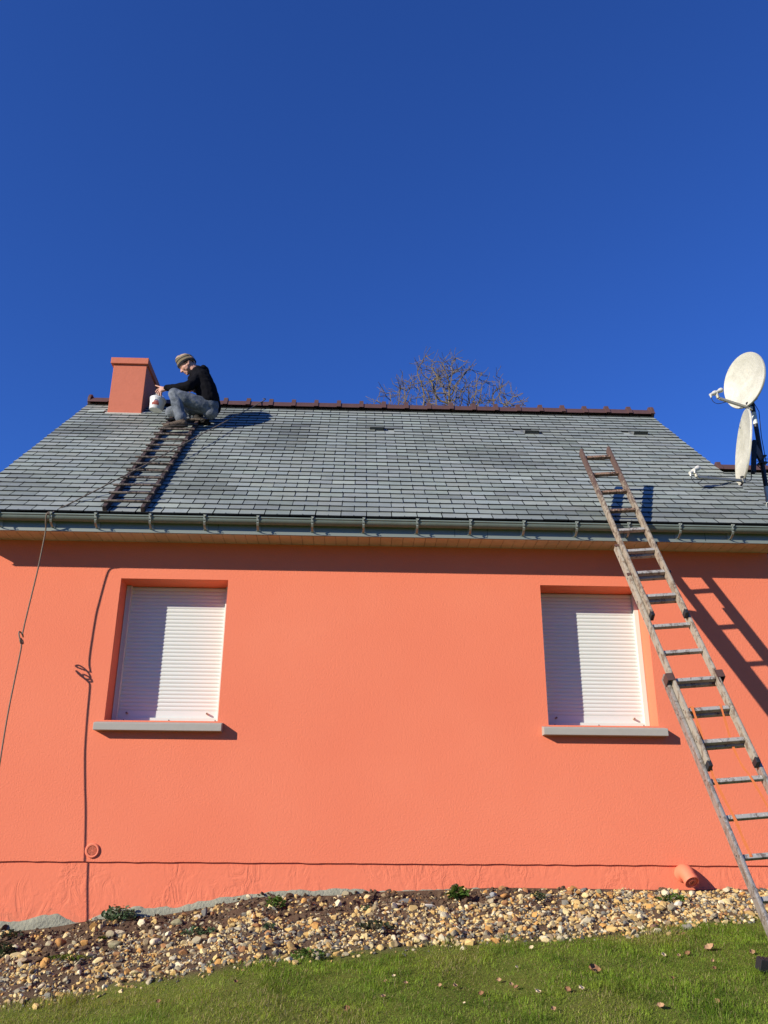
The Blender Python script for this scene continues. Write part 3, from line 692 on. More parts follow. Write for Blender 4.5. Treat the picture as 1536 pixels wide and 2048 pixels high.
b = MB(); b.tube(spline([(3.98, .62, 3.60), (4.08, .66, 3.62), (4.14, .72, 3.78), (4.22, .78, 3.86), (4.30, .8, 3.78), (4.33, .8, 3.6), (4.33, .8, 3.2)], 6), .0045, 6); b.build('cable', M_cable, mast, smooth=True)

# ------------------------------------------------------------------ bare tree behind the ridge (space colonisation)
def grow():
    R = np.random.default_rng(4)
    blobs = [((2.75, 18, 13.0), (1.75, 1.6, 2.75), 1100), ((1.0, 18.2, 13.1), (.75, 1.0, 1.35), 220), ((4.45, 17.8, 13.0), (1.2, 1.1, 1.75), 360), ((2.6, 18, 11.2), (3.1, 2.2, 1.6), 220)]
    A = []
    for c, r, n in blobs:
        m = 0
        while m < n:
            p = R.uniform(-1, 1, 3)
            if (p**2).sum() <= 1 and (p**2).sum() > .12: A.append(np.array(c)+p*np.array(r)); m += 1
    A = np.array(A); nodes = [np.array([2.4, 18, z]) for z in np.arange(0, 9.0, .5)]; par = [-1]+list(range(len(nodes)-1))
    trunk_n = len(nodes)
    step = .14; alive = np.ones(len(A), bool)
    for it in range(120):
        N = np.array(nodes); Aa = A[alive]
        if len(Aa) == 0: break
        D = ((Aa[:, None]-N[None])**2).sum(2); ni = D.argmin(1); dm = np.sqrt(D.min(1))
        new = []
        for i in np.unique(ni):
            sel = (ni == i) & (dm < 5.0)
            if not sel.any(): continue
            d = (Aa[sel]-N[i]); d = (d/np.linalg.norm(d, axis=1)[:, None]).sum(0); L = np.linalg.norm(d)
            if L < 1e-3: continue
            d = d/L+R.normal(0, .11, 3)+np.array([0, 0, .14]); d /= np.linalg.norm(d)
            new.append((N[i]+d*step*(1.6 if N[i][2] < 11 else 1), i))
        if not new: break
        for p_, i in new: nodes.append(p_); par.append(i)
        N2 = np.array([p_ for p_, i in new]); D = np.sqrt(((A[:, None]-N2[None])**2).sum(2)).min(1); alive &= D > .20
    # twigs
    n0 = len(nodes); ch = [0]*n0
    for i in range(n0):
        if par[i] >= 0: ch[par[i]] += 1
    for i in range(trunk_n, n0):
        if nodes[i][2] < 12.2: continue
        for _ in range(2 if ch[i] == 0 else (1 if R.random() < .62 else 0)):
            d = nodes[i]-nodes[par[i]]; d = d/np.linalg.norm(d)+R.normal(0, .75, 3); d /= np.linalg.norm(d); q = nodes[i]; pi_ = i
            for s in range(R.integers(3, 6)):
                q = q+d*R.uniform(.07, .12); d = d+R.normal(0, .17, 3)+np.array([0, 0, .12]); d /= np.linalg.norm(d); nodes.append(q); par.append(pi_); pi_ = len(nodes)-1
    return nodes, par, trunk_n
nodes, par, tn = grow()
cnt = np.zeros(len(nodes)); ch = [[] for _ in nodes]
for i in range(len(nodes)-1, -1, -1):
    if not ch[i]: cnt[i] = 1
    if par[i] >= 0: cnt[par[i]] += cnt[i]; ch[par[i]].append(i)
rad = np.minimum(.0074*cnt**.405, .28)
def m_bark():
    k = NT('pale_lichen_bark', .9, 0, .1); v = k.coord(); a = k.noise(v, 5, 4, .6)
    k.col(k.mix(a, (.11, .085, .055), (.25, .205, .14))); return k.m
M_bark = m_bark(); M_bud = plain('reddish_buds', (.20, .085, .06), .8)
tree = thing('bare_tree', (2.5, 18, float(gz(2.5, 18))), 'bare winter tree with pale twigs rising behind the roof ridge', 'tree')
T1 = MB(); T2 = MB()
for i in range(1, len(nodes)):
    p_ = par[i]; a = Vector(nodes[p_]); b_ = Vector(nodes[i]); r0, r1 = float(rad[p_] if len(ch[p_]) == 1 else min(rad[p_], rad[i]*1.25)), float(rad[i])
    big = r1 > .03; (T1 if big else T2).tube([a, b_+(b_-a)*.04], [r0, r1], 8 if big else 4, cap=False)
    if len(ch[i]) == 0 and rnd.random() < .6 and not big:
        T2.lathe([(0, -.016), (.011, 0), (0, .02)], b_, (b_-a), 4, 1)
    elif not big and cnt[i] < 6 and rnd.random() < .22: T2.lathe([(0, -.014), (.012, 0), (0, .016)], b_+Vector((.012, 0, .01)), (b_-a), 4, 1)
T1.build('trunk', M_bark, tree, smooth='all'); T2.build('crown', [M_bark, M_bud], tree)
#PART3
def W2(p, dy): return (p[0], p[1]+dy, p[2])
# ------------------------------------------------------------------ fused organic surfaces (tapered capsules -> one skin)
def fuse(name, caps, mat, parent, voxel=.006, smooth=3, wr=0.0, seed=0, loc=None, extra=None, fscale=14, colattr=None):
    b = MB()
    for (p0, r0, p1, r1) in caps:
        p0 = Vector(p0); p1 = Vector(p1); d = p1-p0; L = d.length
        d = d/L if L > 1e-6 else Vector((0, 0, 1))
        prof = [(r0*math.sin(t), -r0*math.cos(t)) for t in [PI*i/10 for i in range(0, 6)]]+[(r1*math.sin(t), L-r1*math.cos(t)) for t in [PI*i/10 for i in range(5, 11)]]
        prof[0] = (0.0004, prof[0][1]); prof[-1] = (.0004, prof[-1][1])
        b.lathe(prof, p0, d, 14)
        n = 14; base = len(b.v)-len(prof)*n
        b.f += [[base+k for k in reversed(range(n))], [base+(len(prof)-1)*n+k for k in range(n)]]; b.m += [0, 0]
    o = b.build(name, mat, parent, loc=loc)
    m = o.modifiers.new('r', 'REMESH'); m.mode = 'VOXEL'; m.voxel_size = voxel; m.use_smooth_shade = True
    s = o.modifiers.new('s', 'SMOOTH'); s.iterations = smooth; s.factor = .6
    dg = bpy.context.evaluated_depsgraph_get(); dg.update(); ev = o.evaluated_get(dg)
    me = bpy.data.meshes.new_from_object(ev); o.modifiers.clear(); old = o.data; o.data = me; bpy.data.meshes.remove(old)
    if not me.materials: me.materials.append(mat)
    if wr:
        me.calc_loop_triangles() if False else None
        for v in me.vertices:
            q = v.co*fscale; n1 = mnoise.noise(Vector((q.x*1.0+seed, q.y, q.z*1.6))); n2 = mnoise.noise(q*2.3+Vector((seed, 5, 1)))
            v.co += v.normal*wr*((1-abs(n1)*2)*.9+n2*.5)
    me.polygons.foreach_set('use_smooth', [True]*len(me.polygons)); me.update()
    return o
M_skin = plain('skin', (.56, .30, .215), .55, 0, .35, .1, 30); M_hair = plain('short_brown_hair', (.05, .03, .022), .8)
def m_hood():
    k = NT('black_cotton', .95, 0, .05); v = k.coord(); a = k.noise(v, 22, 4, .6)
    k.col(k.mix(a, (.004, .004, .005), (.011, .011, .014))); k.norm(k.bump(a, .01, .6)); return k.m
def m_jeans():
    k = NT('faded_jeans', .85, 0, .15); v = k.coord(); a = k.noise(v, 9, 5, .65, .6); b = k.noise(v, 45, 4, .7, 1.0)
    c = k.mix(k.ramp(a, [(.35, 0), (.68, 1)]), (.072, .086, .105), (.185, .205, .23)); c = k.mix(k.ramp(b, [(.5, 0), (.75, .4)]), c, (.28, .31, .33))
    k.col(c); k.norm(k.bump(b, .006, .8, k.bump(a, .01, .6))); return k.m
M_hoodie = m_hood(); M_jeans = m_jeans()
M_shoe = plain('muddy_leather', (.105, .075, .048), .7, 0, .35, .5, 40, .004); M_sole = plain('dusty_sole', (.06, .05, .04), .8, 0, .2, .4, 40)
M_red = plain('red_lining', (.30, .07, .05), .8)

person_caps = [
 ((-2.0861, 1.7600, 5.5031), .07, (-1.9995, 1.7600, 5.4079), .058), ((-1.9995, 1.7600, 5.4079), .058, (-1.9143, 1.7600, 5.2514), .09), ((-1.9143, 1.7600, 5.2514), .1, (-1.8100, 1.7600, 4.9953), .1),
 ((-1.9081, 1.6200, 5.2324), .05, (-2.0077, 1.5300, 5.0637), .04), ((-2.0077, 1.5300, 5.0637), .04, (-2.2851, 1.6250, 5.0901), .027), ((-2.0037, 1.9000, 5.3991), .05, (-1.9374, 1.9700, 5.2730), .04), ((-1.9374, 1.9700, 5.2730), .038, (-2.0132, 1.9000, 5.2247), .027),
 ((-1.8037, 1.6600, 4.8877), .08, (-2.1645, 1.5200, 4.9544), .05), ((-2.1645, 1.5200, 4.9544), .05, (-2.0665, 1.5500, 4.6457), .036), ((-1.8420, 1.8600, 4.9809), .08, (-2.2769, 1.9600, 4.9484), .05), ((-2.2769, 1.9600, 4.9484), .05, (-1.9859, 1.9300, 4.8449), .036),
 # left hand, five fingers closing on the wire handle
 ((-2.2860, 1.6300, 5.0895), .024, (-2.3403, 1.6400, 5.0836), .026), ((-2.3037, 1.6550, 5.0998), .022, (-2.3614, 1.6750, 5.1061), .022), ((-2.2948, 1.6250, 5.0697), .02, (-2.3413, 1.6300, 5.0545), .021), ((-2.3389, 1.6600, 5.0882), .024, (-2.3646, 1.6600, 5.0808), .019),
 ((-2.3757, 1.6850, 5.1114), .0105, (-2.4081, 1.6900, 5.0998), .0095), ((-2.4081, 1.6900, 5.0998), .0095, (-2.4225, 1.6850, 5.0663), .008),
 ((-2.3723, 1.6670, 5.0845), .0105, (-2.3960, 1.6680, 5.0541), .0095), ((-2.3960, 1.6680, 5.0541), .0095, (-2.3998, 1.6640, 5.0182), .008),
 ((-2.3605, 1.6490, 5.0612), .0105, (-2.3715, 1.6480, 5.0268), .0095), ((-2.3715, 1.6480, 5.0268), .0095, (-2.3735, 1.6480, 5.0000), .008),
 ((-2.3431, 1.6310, 5.0416), .0098, (-2.3448, 1.6300, 5.0075), .0088), ((-2.3448, 1.6300, 5.0075), .0088, (-2.3448, 1.6320, 4.9852), .0075),
 ((-2.3466, 1.6800, 5.1263), .0125, (-2.3941, 1.7000, 5.1465), .0105), ((-2.3941, 1.7000, 5.1465), .0105, (-2.4355, 1.7050, 5.1652), .0085),
 # right hand resting behind the thigh
 ((-2.0132, 1.9000, 5.2247), .024, (-2.0435, 1.8700, 5.2140), .024), ((-2.0441, 1.8700, 5.2208), .0105, (-2.0752, 1.8500, 5.2019), .008), ((-2.0418, 1.8650, 5.2043), .0105, (-2.0704, 1.8500, 5.1814), .008), ((-2.0461, 1.8750, 5.2340), .0105, (-2.0732, 1.8600, 5.2283), .008), ((-2.0339, 1.8600, 5.1914), .0095, (-2.0602, 1.8500, 5.1679), .0075), ((-2.0294, 1.8800, 5.2407), .0115, (-2.0531, 1.8700, 5.2552), .009),
]
HE = Vector((-2.0809, 1.7600, 5.4788))     # midpoint between the ears
hp, hy = math.radians(40), math.radians(9)
hf = Vector((-math.cos(hp)*math.cos(hy), -math.cos(hp)*math.sin(hy), -math.sin(hp))); hl = Vector((0, 0, 1)).cross(hf).normalized(); hu = hf.cross(hl)
HS = 1.02
def H(a, b_, c): return HE+(hf*a+hl*b_+hu*c)*HS
def hc(a, r, b_, q): return (H(*a), r*HS, H(*b_), q*HS)
head = [hc((-.022, 0, .045), .086, (.03, 0, .05), .080), hc((.05, -.016, -.005), .048, (.05, .016, -.005), .048), hc((.050, -.038, -.014), .031, (.050, .038, -.014), .031), hc((.045, -.036, -.035), .032, (.045, .036, -.035), .032), hc((.02, -.05, -.01), .03, (.02, .05, -.01), .03),
        hc((.062, 0, -.062), .030, (.004, .042, -.038), .026), hc((.062, 0, -.062), .030, (.004, -.042, -.038), .026), hc((.074, 0, -.080), .019, (.070, 0, -.074), .022),
        hc((.082, -.022, .027), .014, (.082, .022, .027), .014), hc((.094, 0, .015), .008, (.118, 0, -.020), .0115), hc((.108, -.011, -.024), .0075, (.108, .011, -.024), .0075),
        hc((.093, -.013, -.044), .0075, (.093, .013, -.044), .0075), hc((.092, -.011, -.055), .008, (.092, .011, -.055), .008), hc((.08, 0, -.035), .022, (.075, 0, -.06), .022),
        hc((-.004, .082, .018), .012, (.004, .079, -.016), .009), hc((-.014, .083, .008), .010, (-.004, .082, .018), .012), hc((-.004, -.082, .018), .012, (.004, -.079, -.016), .009),
        hc((-.02, 0, -.02), .055, (-.035, 0, -.09), .055)]
person = fuse('person', person_caps+head, M_skin, None, .0052, 2, loc=(-1.8051, 1.7600, 4.9348))
tag(person, 'man in striped beanie, black hoodie and jeans crouching on the roof with a bucket', 'person')
hoodc = []
for y in (1.665, 1.855):
    k = (y-1.76)
    hoodc += [(W2((-1.7847, 1.7600, 4.9757), k), .118, W2((-1.8240, 1.7600, 5.0966), k), .124), (W2((-1.8240, 1.7600, 5.0966), k), .124, W2((-1.8892, 1.7600, 5.2383), k), .118), (W2((-1.8892, 1.7600, 5.2383), k), .118, W2((-1.9391, 1.7600, 5.3334), k*.75), .088)]
hoodc += [((-1.9107, 1.6300, 5.2449), .075, (-2.0077, 1.5300, 5.0637), .060), ((-2.0077, 1.5300, 5.0637), .060, (-2.1630, 1.5800, 5.0679), .046), ((-2.1630, 1.5800, 5.0679), .046, (-2.2785, 1.6220, 5.0885), .037), ((-2.2655, 1.6170, 5.0861), .0395, (-2.2785, 1.6220, 5.0885), .0395),
          ((-2.0016, 1.8900, 5.3933), .075, (-1.9374, 1.9700, 5.2730), .058), ((-1.9374, 1.9700, 5.2730), .056, (-2.0033, 1.9100, 5.2306), .038),
          ((-1.9193, 1.6600, 5.2894), .062, (-1.9739, 1.8600, 5.4116), .062), ((-2.0118, 1.7200, 5.3495), .045, (-2.0292, 1.8000, 5.3959), .045), ((-2.0266, 1.7600, 5.3034), .05, (-1.9325, 1.7600, 5.1824), .08),
          ((-1.9558, 1.6850, 5.3925), .033, (-1.8723, 1.7200, 5.4016), .042), ((-1.9877, 1.8350, 5.4805), .033, (-1.8885, 1.8000, 5.4485), .042), ((-1.8884, 1.7000, 5.4170), .035, (-1.9130, 1.8200, 5.4877), .035), ((-1.8580, 1.7200, 5.3744), .04, (-1.8802, 1.8000, 5.4208), .04), ((-1.9957, 1.6900, 5.3599), .028, (-1.9510, 1.6850, 5.4064), .03), ((-2.0261, 1.8300, 5.4415), .028, (-1.9828, 1.8350, 5.4947), .03)]
hd = fuse('hoodie', hoodc, M_hoodie, person, .0075, 3, .006, 3, fscale=11)
jc = [((-1.7725, 1.6800, 4.8993), .108, (-1.8034, 1.8400, 4.9847), .108), ((-1.7559, 1.6900, 4.8186), .088, (-1.7826, 1.8300, 4.8920), .088),
      ((-1.8149, 1.6600, 4.8808), .100, (-2.0293, 1.5650, 4.9100), .086), ((-2.0293, 1.5650, 4.9100), .086, (-2.1587, 1.5200, 4.9546), .069), ((-2.1587, 1.5200, 4.9546), .069, (-2.1130, 1.5350, 4.8060), .064), ((-2.1130, 1.5350, 4.8060), .064, (-2.0642, 1.5500, 4.6522), .060), ((-2.0672, 1.5500, 4.6846), .0615, (-2.0619, 1.5500, 4.6588), .062),
      ((-1.8535, 1.8600, 4.9738), .097, (-2.2769, 1.9600, 4.9484), .072), ((-2.2769, 1.9600, 4.9484), .070, (-2.1298, 1.9450, 4.8830), .06), ((-2.1298, 1.9450, 4.8830), .06, (-1.9859, 1.9300, 4.8449), .057)]
fuse('jeans', jc, M_jeans, person, .0075, 3, .0055, 8, fscale=9)
def shoe(name, heel, toe, M_shoe=M_shoe, M_sole=M_sole):
    heel = Vector(heel); toe = Vector(toe); d = (toe-heel).normalized(); L = (toe-heel).length; dn = Vector((0, 0, -1)); dn = (dn-dn.dot(d)*d).normalized(); sd = d.cross(dn)
    c = [(heel-dn*.004, .037, heel+d*L*.35-dn*.008, .036), (heel-dn*.04+d*.01, .036, heel+d*.03-dn*.035, .036), (heel+d*L*.35-dn*.004, .036, heel+d*L*.8+dn*.008, .031), (heel+d*L*.8+dn*.008+sd*.008, .027, toe+dn*.010, .024), (heel+d*L*.7+dn*.004-sd*.010, .028, heel+d*L*.9+dn*.010, .024)]
    s_ = fuse(name, c, M_shoe, person, .005, 2, .0015, 5, fscale=40)
    b = MB(); prof = []
    for i in range(28):
        a = 2*PI*i/28; x = math.cos(a); y = math.sin(a); l = L*.5+.045; wv2 = .040*(1-.12*math.cos(a*2))*(.88 if x < 0 else 1.0)
        prof.append(heel+d*(L*.5+.005)+d*l*x+sd*wv2*y)
    v = [p_+dn*.028 for p_ in prof]+[p_+dn*.043 for p_ in prof]; n = 28
    b.add(v, [tuple(range(n)), tuple(range(2*n-1, n-1, -1))]+[(i, (i+1) % n, n+(i+1) % n, n+i) for i in range(n)])
    b.build('sole', M_sole, s_)
shoe('shoe', (-2.0200, 1.5450, 4.5861), (-2.2267, 1.5100, 4.5438))
M_dk = plain('dark_far_shoe', (.02, .018, .016), .7, 0, .2, .3, 30)  # far shoe of the pair, coloured darker than the near one
shoe('shoe', (-1.9677, 1.8800, 4.7992), (-1.8112, 1.8400, 4.7824), M_dk, M_dk)
# beanie with knitted stripes
b = MB(); rings = [(.014, .103, .090, .008, 0), (.016, .108, .095, .008, 0), (.050, .112, .097, .005, 0), (.054, .108, .093, .004, 1), (.078, .107, .091, .003, 1), (.084, .103, .087, .003, 2), (.096, .102, .085, .004, 2), (.100, .101, .083, .004, 1), (.120, .092, .072, .006, 1), (.124, .089, .069, .006, 2), (.130, .084, .064, .006, 3), (.148, .068, .050, .006, 3), (.158, .052, .038, .008, 3), (.166, .028, .022, .012, 3), (.1675, .002, .002, .012, 3)]
cols = [(.022, .022, .024), (.17, .14, .085), (.035, .033, .03), (.36, .265, .19)]; N = 48
for i, (c_, ra, rb, sh, ci) in enumerate(rings):
    for k in range(N):
        a = 2*PI*k/N; rib = 1+.012*math.cos(a*24)*(1 if i < len(rings)-2 else 0); wob = 1+.03*math.sin(a*3+c_*60)
        x = -.004+sh+ra*rib*wob*math.cos(a)+(.0*c_); y = rb*rib*wob*math.sin(a)
        tilt = .028*math.cos(a)*max(0, 1-c_/.17)
        p_ = H(x, y, c_+tilt+(.012*math.sin(a*2+1) if c_ > .12 else 0)); b.v.append(tuple(p_)); b.c.append(cols[ci])
for i in range(len(rings)-1):
    for k in range(N): b.f.append([i*N+k, i*N+(k+1) % N, (i+1)*N+(k+1) % N, (i+1)*N+k]); b.m.append(0)
kb = NT('striped_knit', .95, 0, .1); kb.col(kb.attr()); vv = kb.coord(); kb.norm(kb.bump(kb.noise(vv, 90, 2), .006, .8))
b.build('beanie', kb.m, person, smooth=60, colattr=True)
b = MB()
for s in (-1, 1):
    b.lathe([(.0002, -.004), (.003, -.003), (.0042, 0), (.003, .003), (.0002, .004)], H(.090, s*.027, .006), hf, 12)
b.build('eyes', M_hair, person, smooth=True)
b = MB()
for s in (-1, 1):
    b.tube([H(.094, s*.012, .021), H(.094, s*.026, .026), H(.083, s*.042, .023)], [.0028, .0036, .002], 6)
    b.tube([H(-.035, s*.066, .03), H(-.048, s*.058, .0), H(-.055, s*.045, -.02)], [.014, .013, .008], 8)
b.build('hair', M_hair, person, smooth=True)
# bucket
def m_bucket():
    k = NT('white_bucket_plastic', .4, 0, .5); v = k.coord(); a = k.noise(v, 18, 4, .6); k.col(k.mix(k.ramp(a, [(.5, 0), (.8, .5)]), (.66, .65, .62), (.46, .44, .41))); return k.m
bt = Vector((-2.3761, 1.6600, 4.9597)); bd = Vector((-.11, .02, -1)).normalized(); bh = .150
bucket = thing('bucket', bt+bd*bh, 'white plastic bucket with red label hanging from the crouching man\'s hand', 'bucket')
b = MB(); b.lathe([(.086, .0), (.094, .0), (.0965, .004), (.0965, .018), (.092, .020), (.0915, .026), (.0935, .028), (.0925, .034), (.089, .036), (.0755, bh-.004), (.073, bh), (.066, bh-.002), (.064, bh-.006), (0, bh-.006)], bt, bd, 40)
b.lathe([(.0935, .002), (.088, .02), (.073, bh-.012), (0, bh-.012)], bt, bd, 40)
body = b.build('body', m_bucket(), bucket, smooth=35)
def bucket_pt(ang, h, off): 
    a_ = Vector((1, 0, 0)); a_ = (a_-a_.dot(bd)*bd).normalized(); b2 = bd.cross(a_); r = .089-(.0135)*(h-.036)/(bh-.04)+off
    return bt+bd*h+r*(math.cos(ang)*a_+math.sin(ang)*b2)
sg = 1 if bucket_pt(PI/2, .05, 0).y < bt.y else -1
def patch(a0, a1, h0, h1, off, mat, name, wav=0):
    b = MB(); n = 14; v = []
    for i in range(n+1):
        a = a0+(a1-a0)*i/n; dh = wav*math.sin(i*1.1)
        v += [bucket_pt(sg*a, h0+dh, off), bucket_pt(sg*a, h1+dh*.5, off)]
    b.add(v, [(2*i, 2*i+1, 2*i+3, 2*i+2) for i in range(n)]); return b.build(name, mat, body)
patch(math.radians(60), math.radians(118), .080, .112, .0008, M_red, 'label', .004)
patch(math.radians(66), math.radians(106), .062, .082, .0010, plain('label_pink', (.50, .16, .13), .5), 'label', .003)
patch(math.radians(72), math.radians(98), .048, .060, .0011, plain('label_blue', (.05, .06, .16), .5), 'label', .002)
for i in range(5): patch(math.radians(70+7*i), math.radians(74+7*i), .068, .077, .0016, M_black, 'letter_mark')
gp = Vector((-2.3853, 1.6600, 5.0231)); e0 = bucket_pt(0, .03, .006); e1 = bucket_pt(PI, .03, .006)
b = MB(); b.tube(spline([e1, e1+(gp-e1)*.45+Vector((-.022, 0, .012)), gp+Vector((-.03, 0, -.004)), gp, gp+Vector((.03, 0, -.004)), e0+(gp-e0)*.45+Vector((.022, 0, .012)), e0], 8), .0024, 8); b.build('handle', M_gal, bucket, smooth=True)
b = MB(); b.tube([gp+Vector((-.03, 0, -.003)), gp+Vector((.03, 0, -.003))], .0065, 10); b.build('grip', M_white, bucket, smooth=True)

# ------------------------------------------------------------------ gravel bed
ico_v = []; 
import bmesh
bm = bmesh.new(); bmesh.ops.create_icosphere(bm, subdivisions=2, radius=1); bm.verts.ensure_lookup_table()
IV = np.array([v.co[:] for v in bm.verts]); IF = np.array([[v.index for v in f.verts] for f in bm.faces]); bm.free()
bm = bmesh.new(); bmesh.ops.create_icosphere(bm, subdivisions=1, radius=1); bm.verts.ensure_lookup_table()
IV1 = np.array([v.co[:] for v in bm.verts]); IF1 = np.array([[v.index for v in f.verts] for f in bm.faces]); bm.free()
def stone_shape(V, R, cuts=7):
    P = V.copy(); cuts += 3
    for _ in range(cuts):
        n = R.normal(0, 1, 3); n /= np.linalg.norm(n); d = R.uniform(.42, .85); k = P@n; P = P-np.outer(np.clip(k-d, 0, None), n)
    return P/np.abs(P).max()
shapes = [stone_shape(IV, rng, 9) for _ in range(24)]
PAL = np.array([(.66, .46, .17), (.56, .36, .12), (.72, .57, .27), (.42, .36, .22), (.20, .20, .165), (.085, .088, .085), (.34, .16, .06), (.70, .62, .40), (.60, .31, .08), (.28, .21, .115)])
PW = np.array([.17, .13, .13, .13, .12, .10, .05, .06, .05, .06]); PW /= PW.sum()
def rotm(R):
    q = R.normal(0, 1, 4); q /= np.linalg.norm(q); w_, x, y, z = q
    return np.array([[1-2*(y*y+z*z), 2*(x*y-z*w_), 2*(x*z+y*w_)], [2*(x*y+z*w_), 1-2*(x*x+z*z), 2*(y*z-x*w_)], [2*(x*z-y*w_), 2*(y*z+x*w_), 1-2*(x*x+y*y)]])
VV = []; FF = []; CC = []; nv = 0
def add_stone(x, y, r, c, sink=.35, shp=None, flat=.7):
    global nv
    P = (shp if shp is not None else shapes[rng.integers(24)])*np.array([1, rng.uniform(.65, .95), rng.uniform(.5, .85)*flat/.7])*r
    P = P@rotm(rng).T; P[:, 2] *= .85; z = gh(x, y)+r*(.5-sink)
    VV.append(P+np.array([x, y, z])); FF.append(IF+nv); CC.append(np.repeat(np.array(c)[None]*rng.uniform(.8, 1.12), len(P), 0)); nv += len(P)
def soily(x, y):
    e = float(lawn_edge(x)); t = y/e  # 0 at wall 1 at lawn
    wid = np.interp(x, [-3, -1.2, -.2, .6, 1.4, 2.2], [.50, .42, .44, .38, .2, .05])
    return t < wid+(float(vnoise(x, y, 4, 21))-.5)*.36
m = 0
while m < 16500:
    x = rng.uniform(-3.5, 4.6); e = float(lawn_edge(x)); y = rng.uniform(e-.10, -.02)
    if soily(x, y) and rng.random() < .74: continue
    if y < e+.02 and rng.random() < .6: continue
    if y < e-.03 and rng.random() < .6: continue
    r = float(np.clip(rng.lognormal(math.log(.0125), .45), .006, .036))
    add_stone(x, y, r, PAL[rng.choice(10, p=PW)]); m += 1
m = 0
while m < 380:
    x = rng.uniform(-3.4, 4.5); y = rng.uniform(float(lawn_edge(x))-.03, -.04)
    if soily(x, y) and rng.random() < .35: continue
    add_stone(x, y, rng.uniform(.028, .046), PAL[rng.choice([0, 1, 2, 6, 8, 3, 7, 9])], .25); m += 1
kg = NT('gravel_stones', .85, 0, .2); t_ = kg.attr(); vv = kg.coord(); kg.col(kg.mix(kg.ramp(kg.noise(vv, 70, 4, .7), [(.3, .0), (.8, .45)]), t_, (.24, .17, .09))); kg.norm(kg.bump(kg.noise(vv, 140, 3), .003, .6))
M_gravel = kg.m
gv = npmesh('gravel', np.concatenate(VV), np.concatenate(FF), M_gravel, np.concatenate(CC), False)
tag(gv, 'mixed cream, grey and tan gravel spread along the foot of the wall', 'gravel', kind='stuff')
# clods of soil
VV = []; FF = []; CC = []; nv = 0; m = 0
while m < 3200:
    x = rng.uniform(-3.5, 3.6); y = rng.uniform(float(lawn_edge(x))*.6, -.01)
    if not soily(x, y): continue
    add_stone(x, y, float(np.clip(rng.lognormal(math.log(.011), .55), .005, .045)), (.15, .095, .06), .4); m += 1
ks = NT('soil_clods', .98, 0, .05); vv = ks.coord(); ks.col(ks.mix(ks.noise(vv, 60, 4, .7), (.06, .036, .022), (.18, .12, .075))); ks.norm(ks.bump(ks.noise(vv, 130, 4), .01, 1))
sc_ = npmesh('soil', np.concatenate(VV), np.concatenate(FF), ks.m, None, False); tag(sc_, 'loose brown crumbly soil against the wall', 'soil', kind='stuff')

# single larger stones
def m_stone(name, c, c2=None):
    k = NT(name, .85, 0, .2); v = k.coord(); a = k.noise(v, 30, 5, .7); b_ = k.noise(v, 9, 3)
    c2 = c2 or tuple(x*.62 for x in c); cc = k.mix(k.ramp(a, [(.3, 0), (.75, 1)]), c, c2); cc = k.mix(k.ramp(b_, [(.5, 0), (.8, .5)]), cc, tuple(x*.8 for x in c)); k.col(cc); k.norm(k.bump(a, .006, .7)); return k.m
SC = dict(orange=m_stone('orange_brown_stone', (.50, .25, .08)), cream=m_stone('cream_stone', (.66, .56, .38), (.55, .42, .24)), tan=m_stone('tan_stone', (.46, .34, .20)), mossy=m_stone('mossy_stone', (.33, .28, .17), (.12, .13, .05)),
          grey=m_stone('grey_stone', (.30, .31, .30)), dark=m_stone('dark_stone', (.17, .165, .15)), red=m_stone('red_brown_stone', (.24, .12, .085), (.20, .10, .075)), white=m_stone('off_white_stone', (.70, .67, .56)), pink=m_stone('pinkish_stone', (.55, .36, .26)), yellow=m_stone('yellow_stone', (.68, .50, .24)))
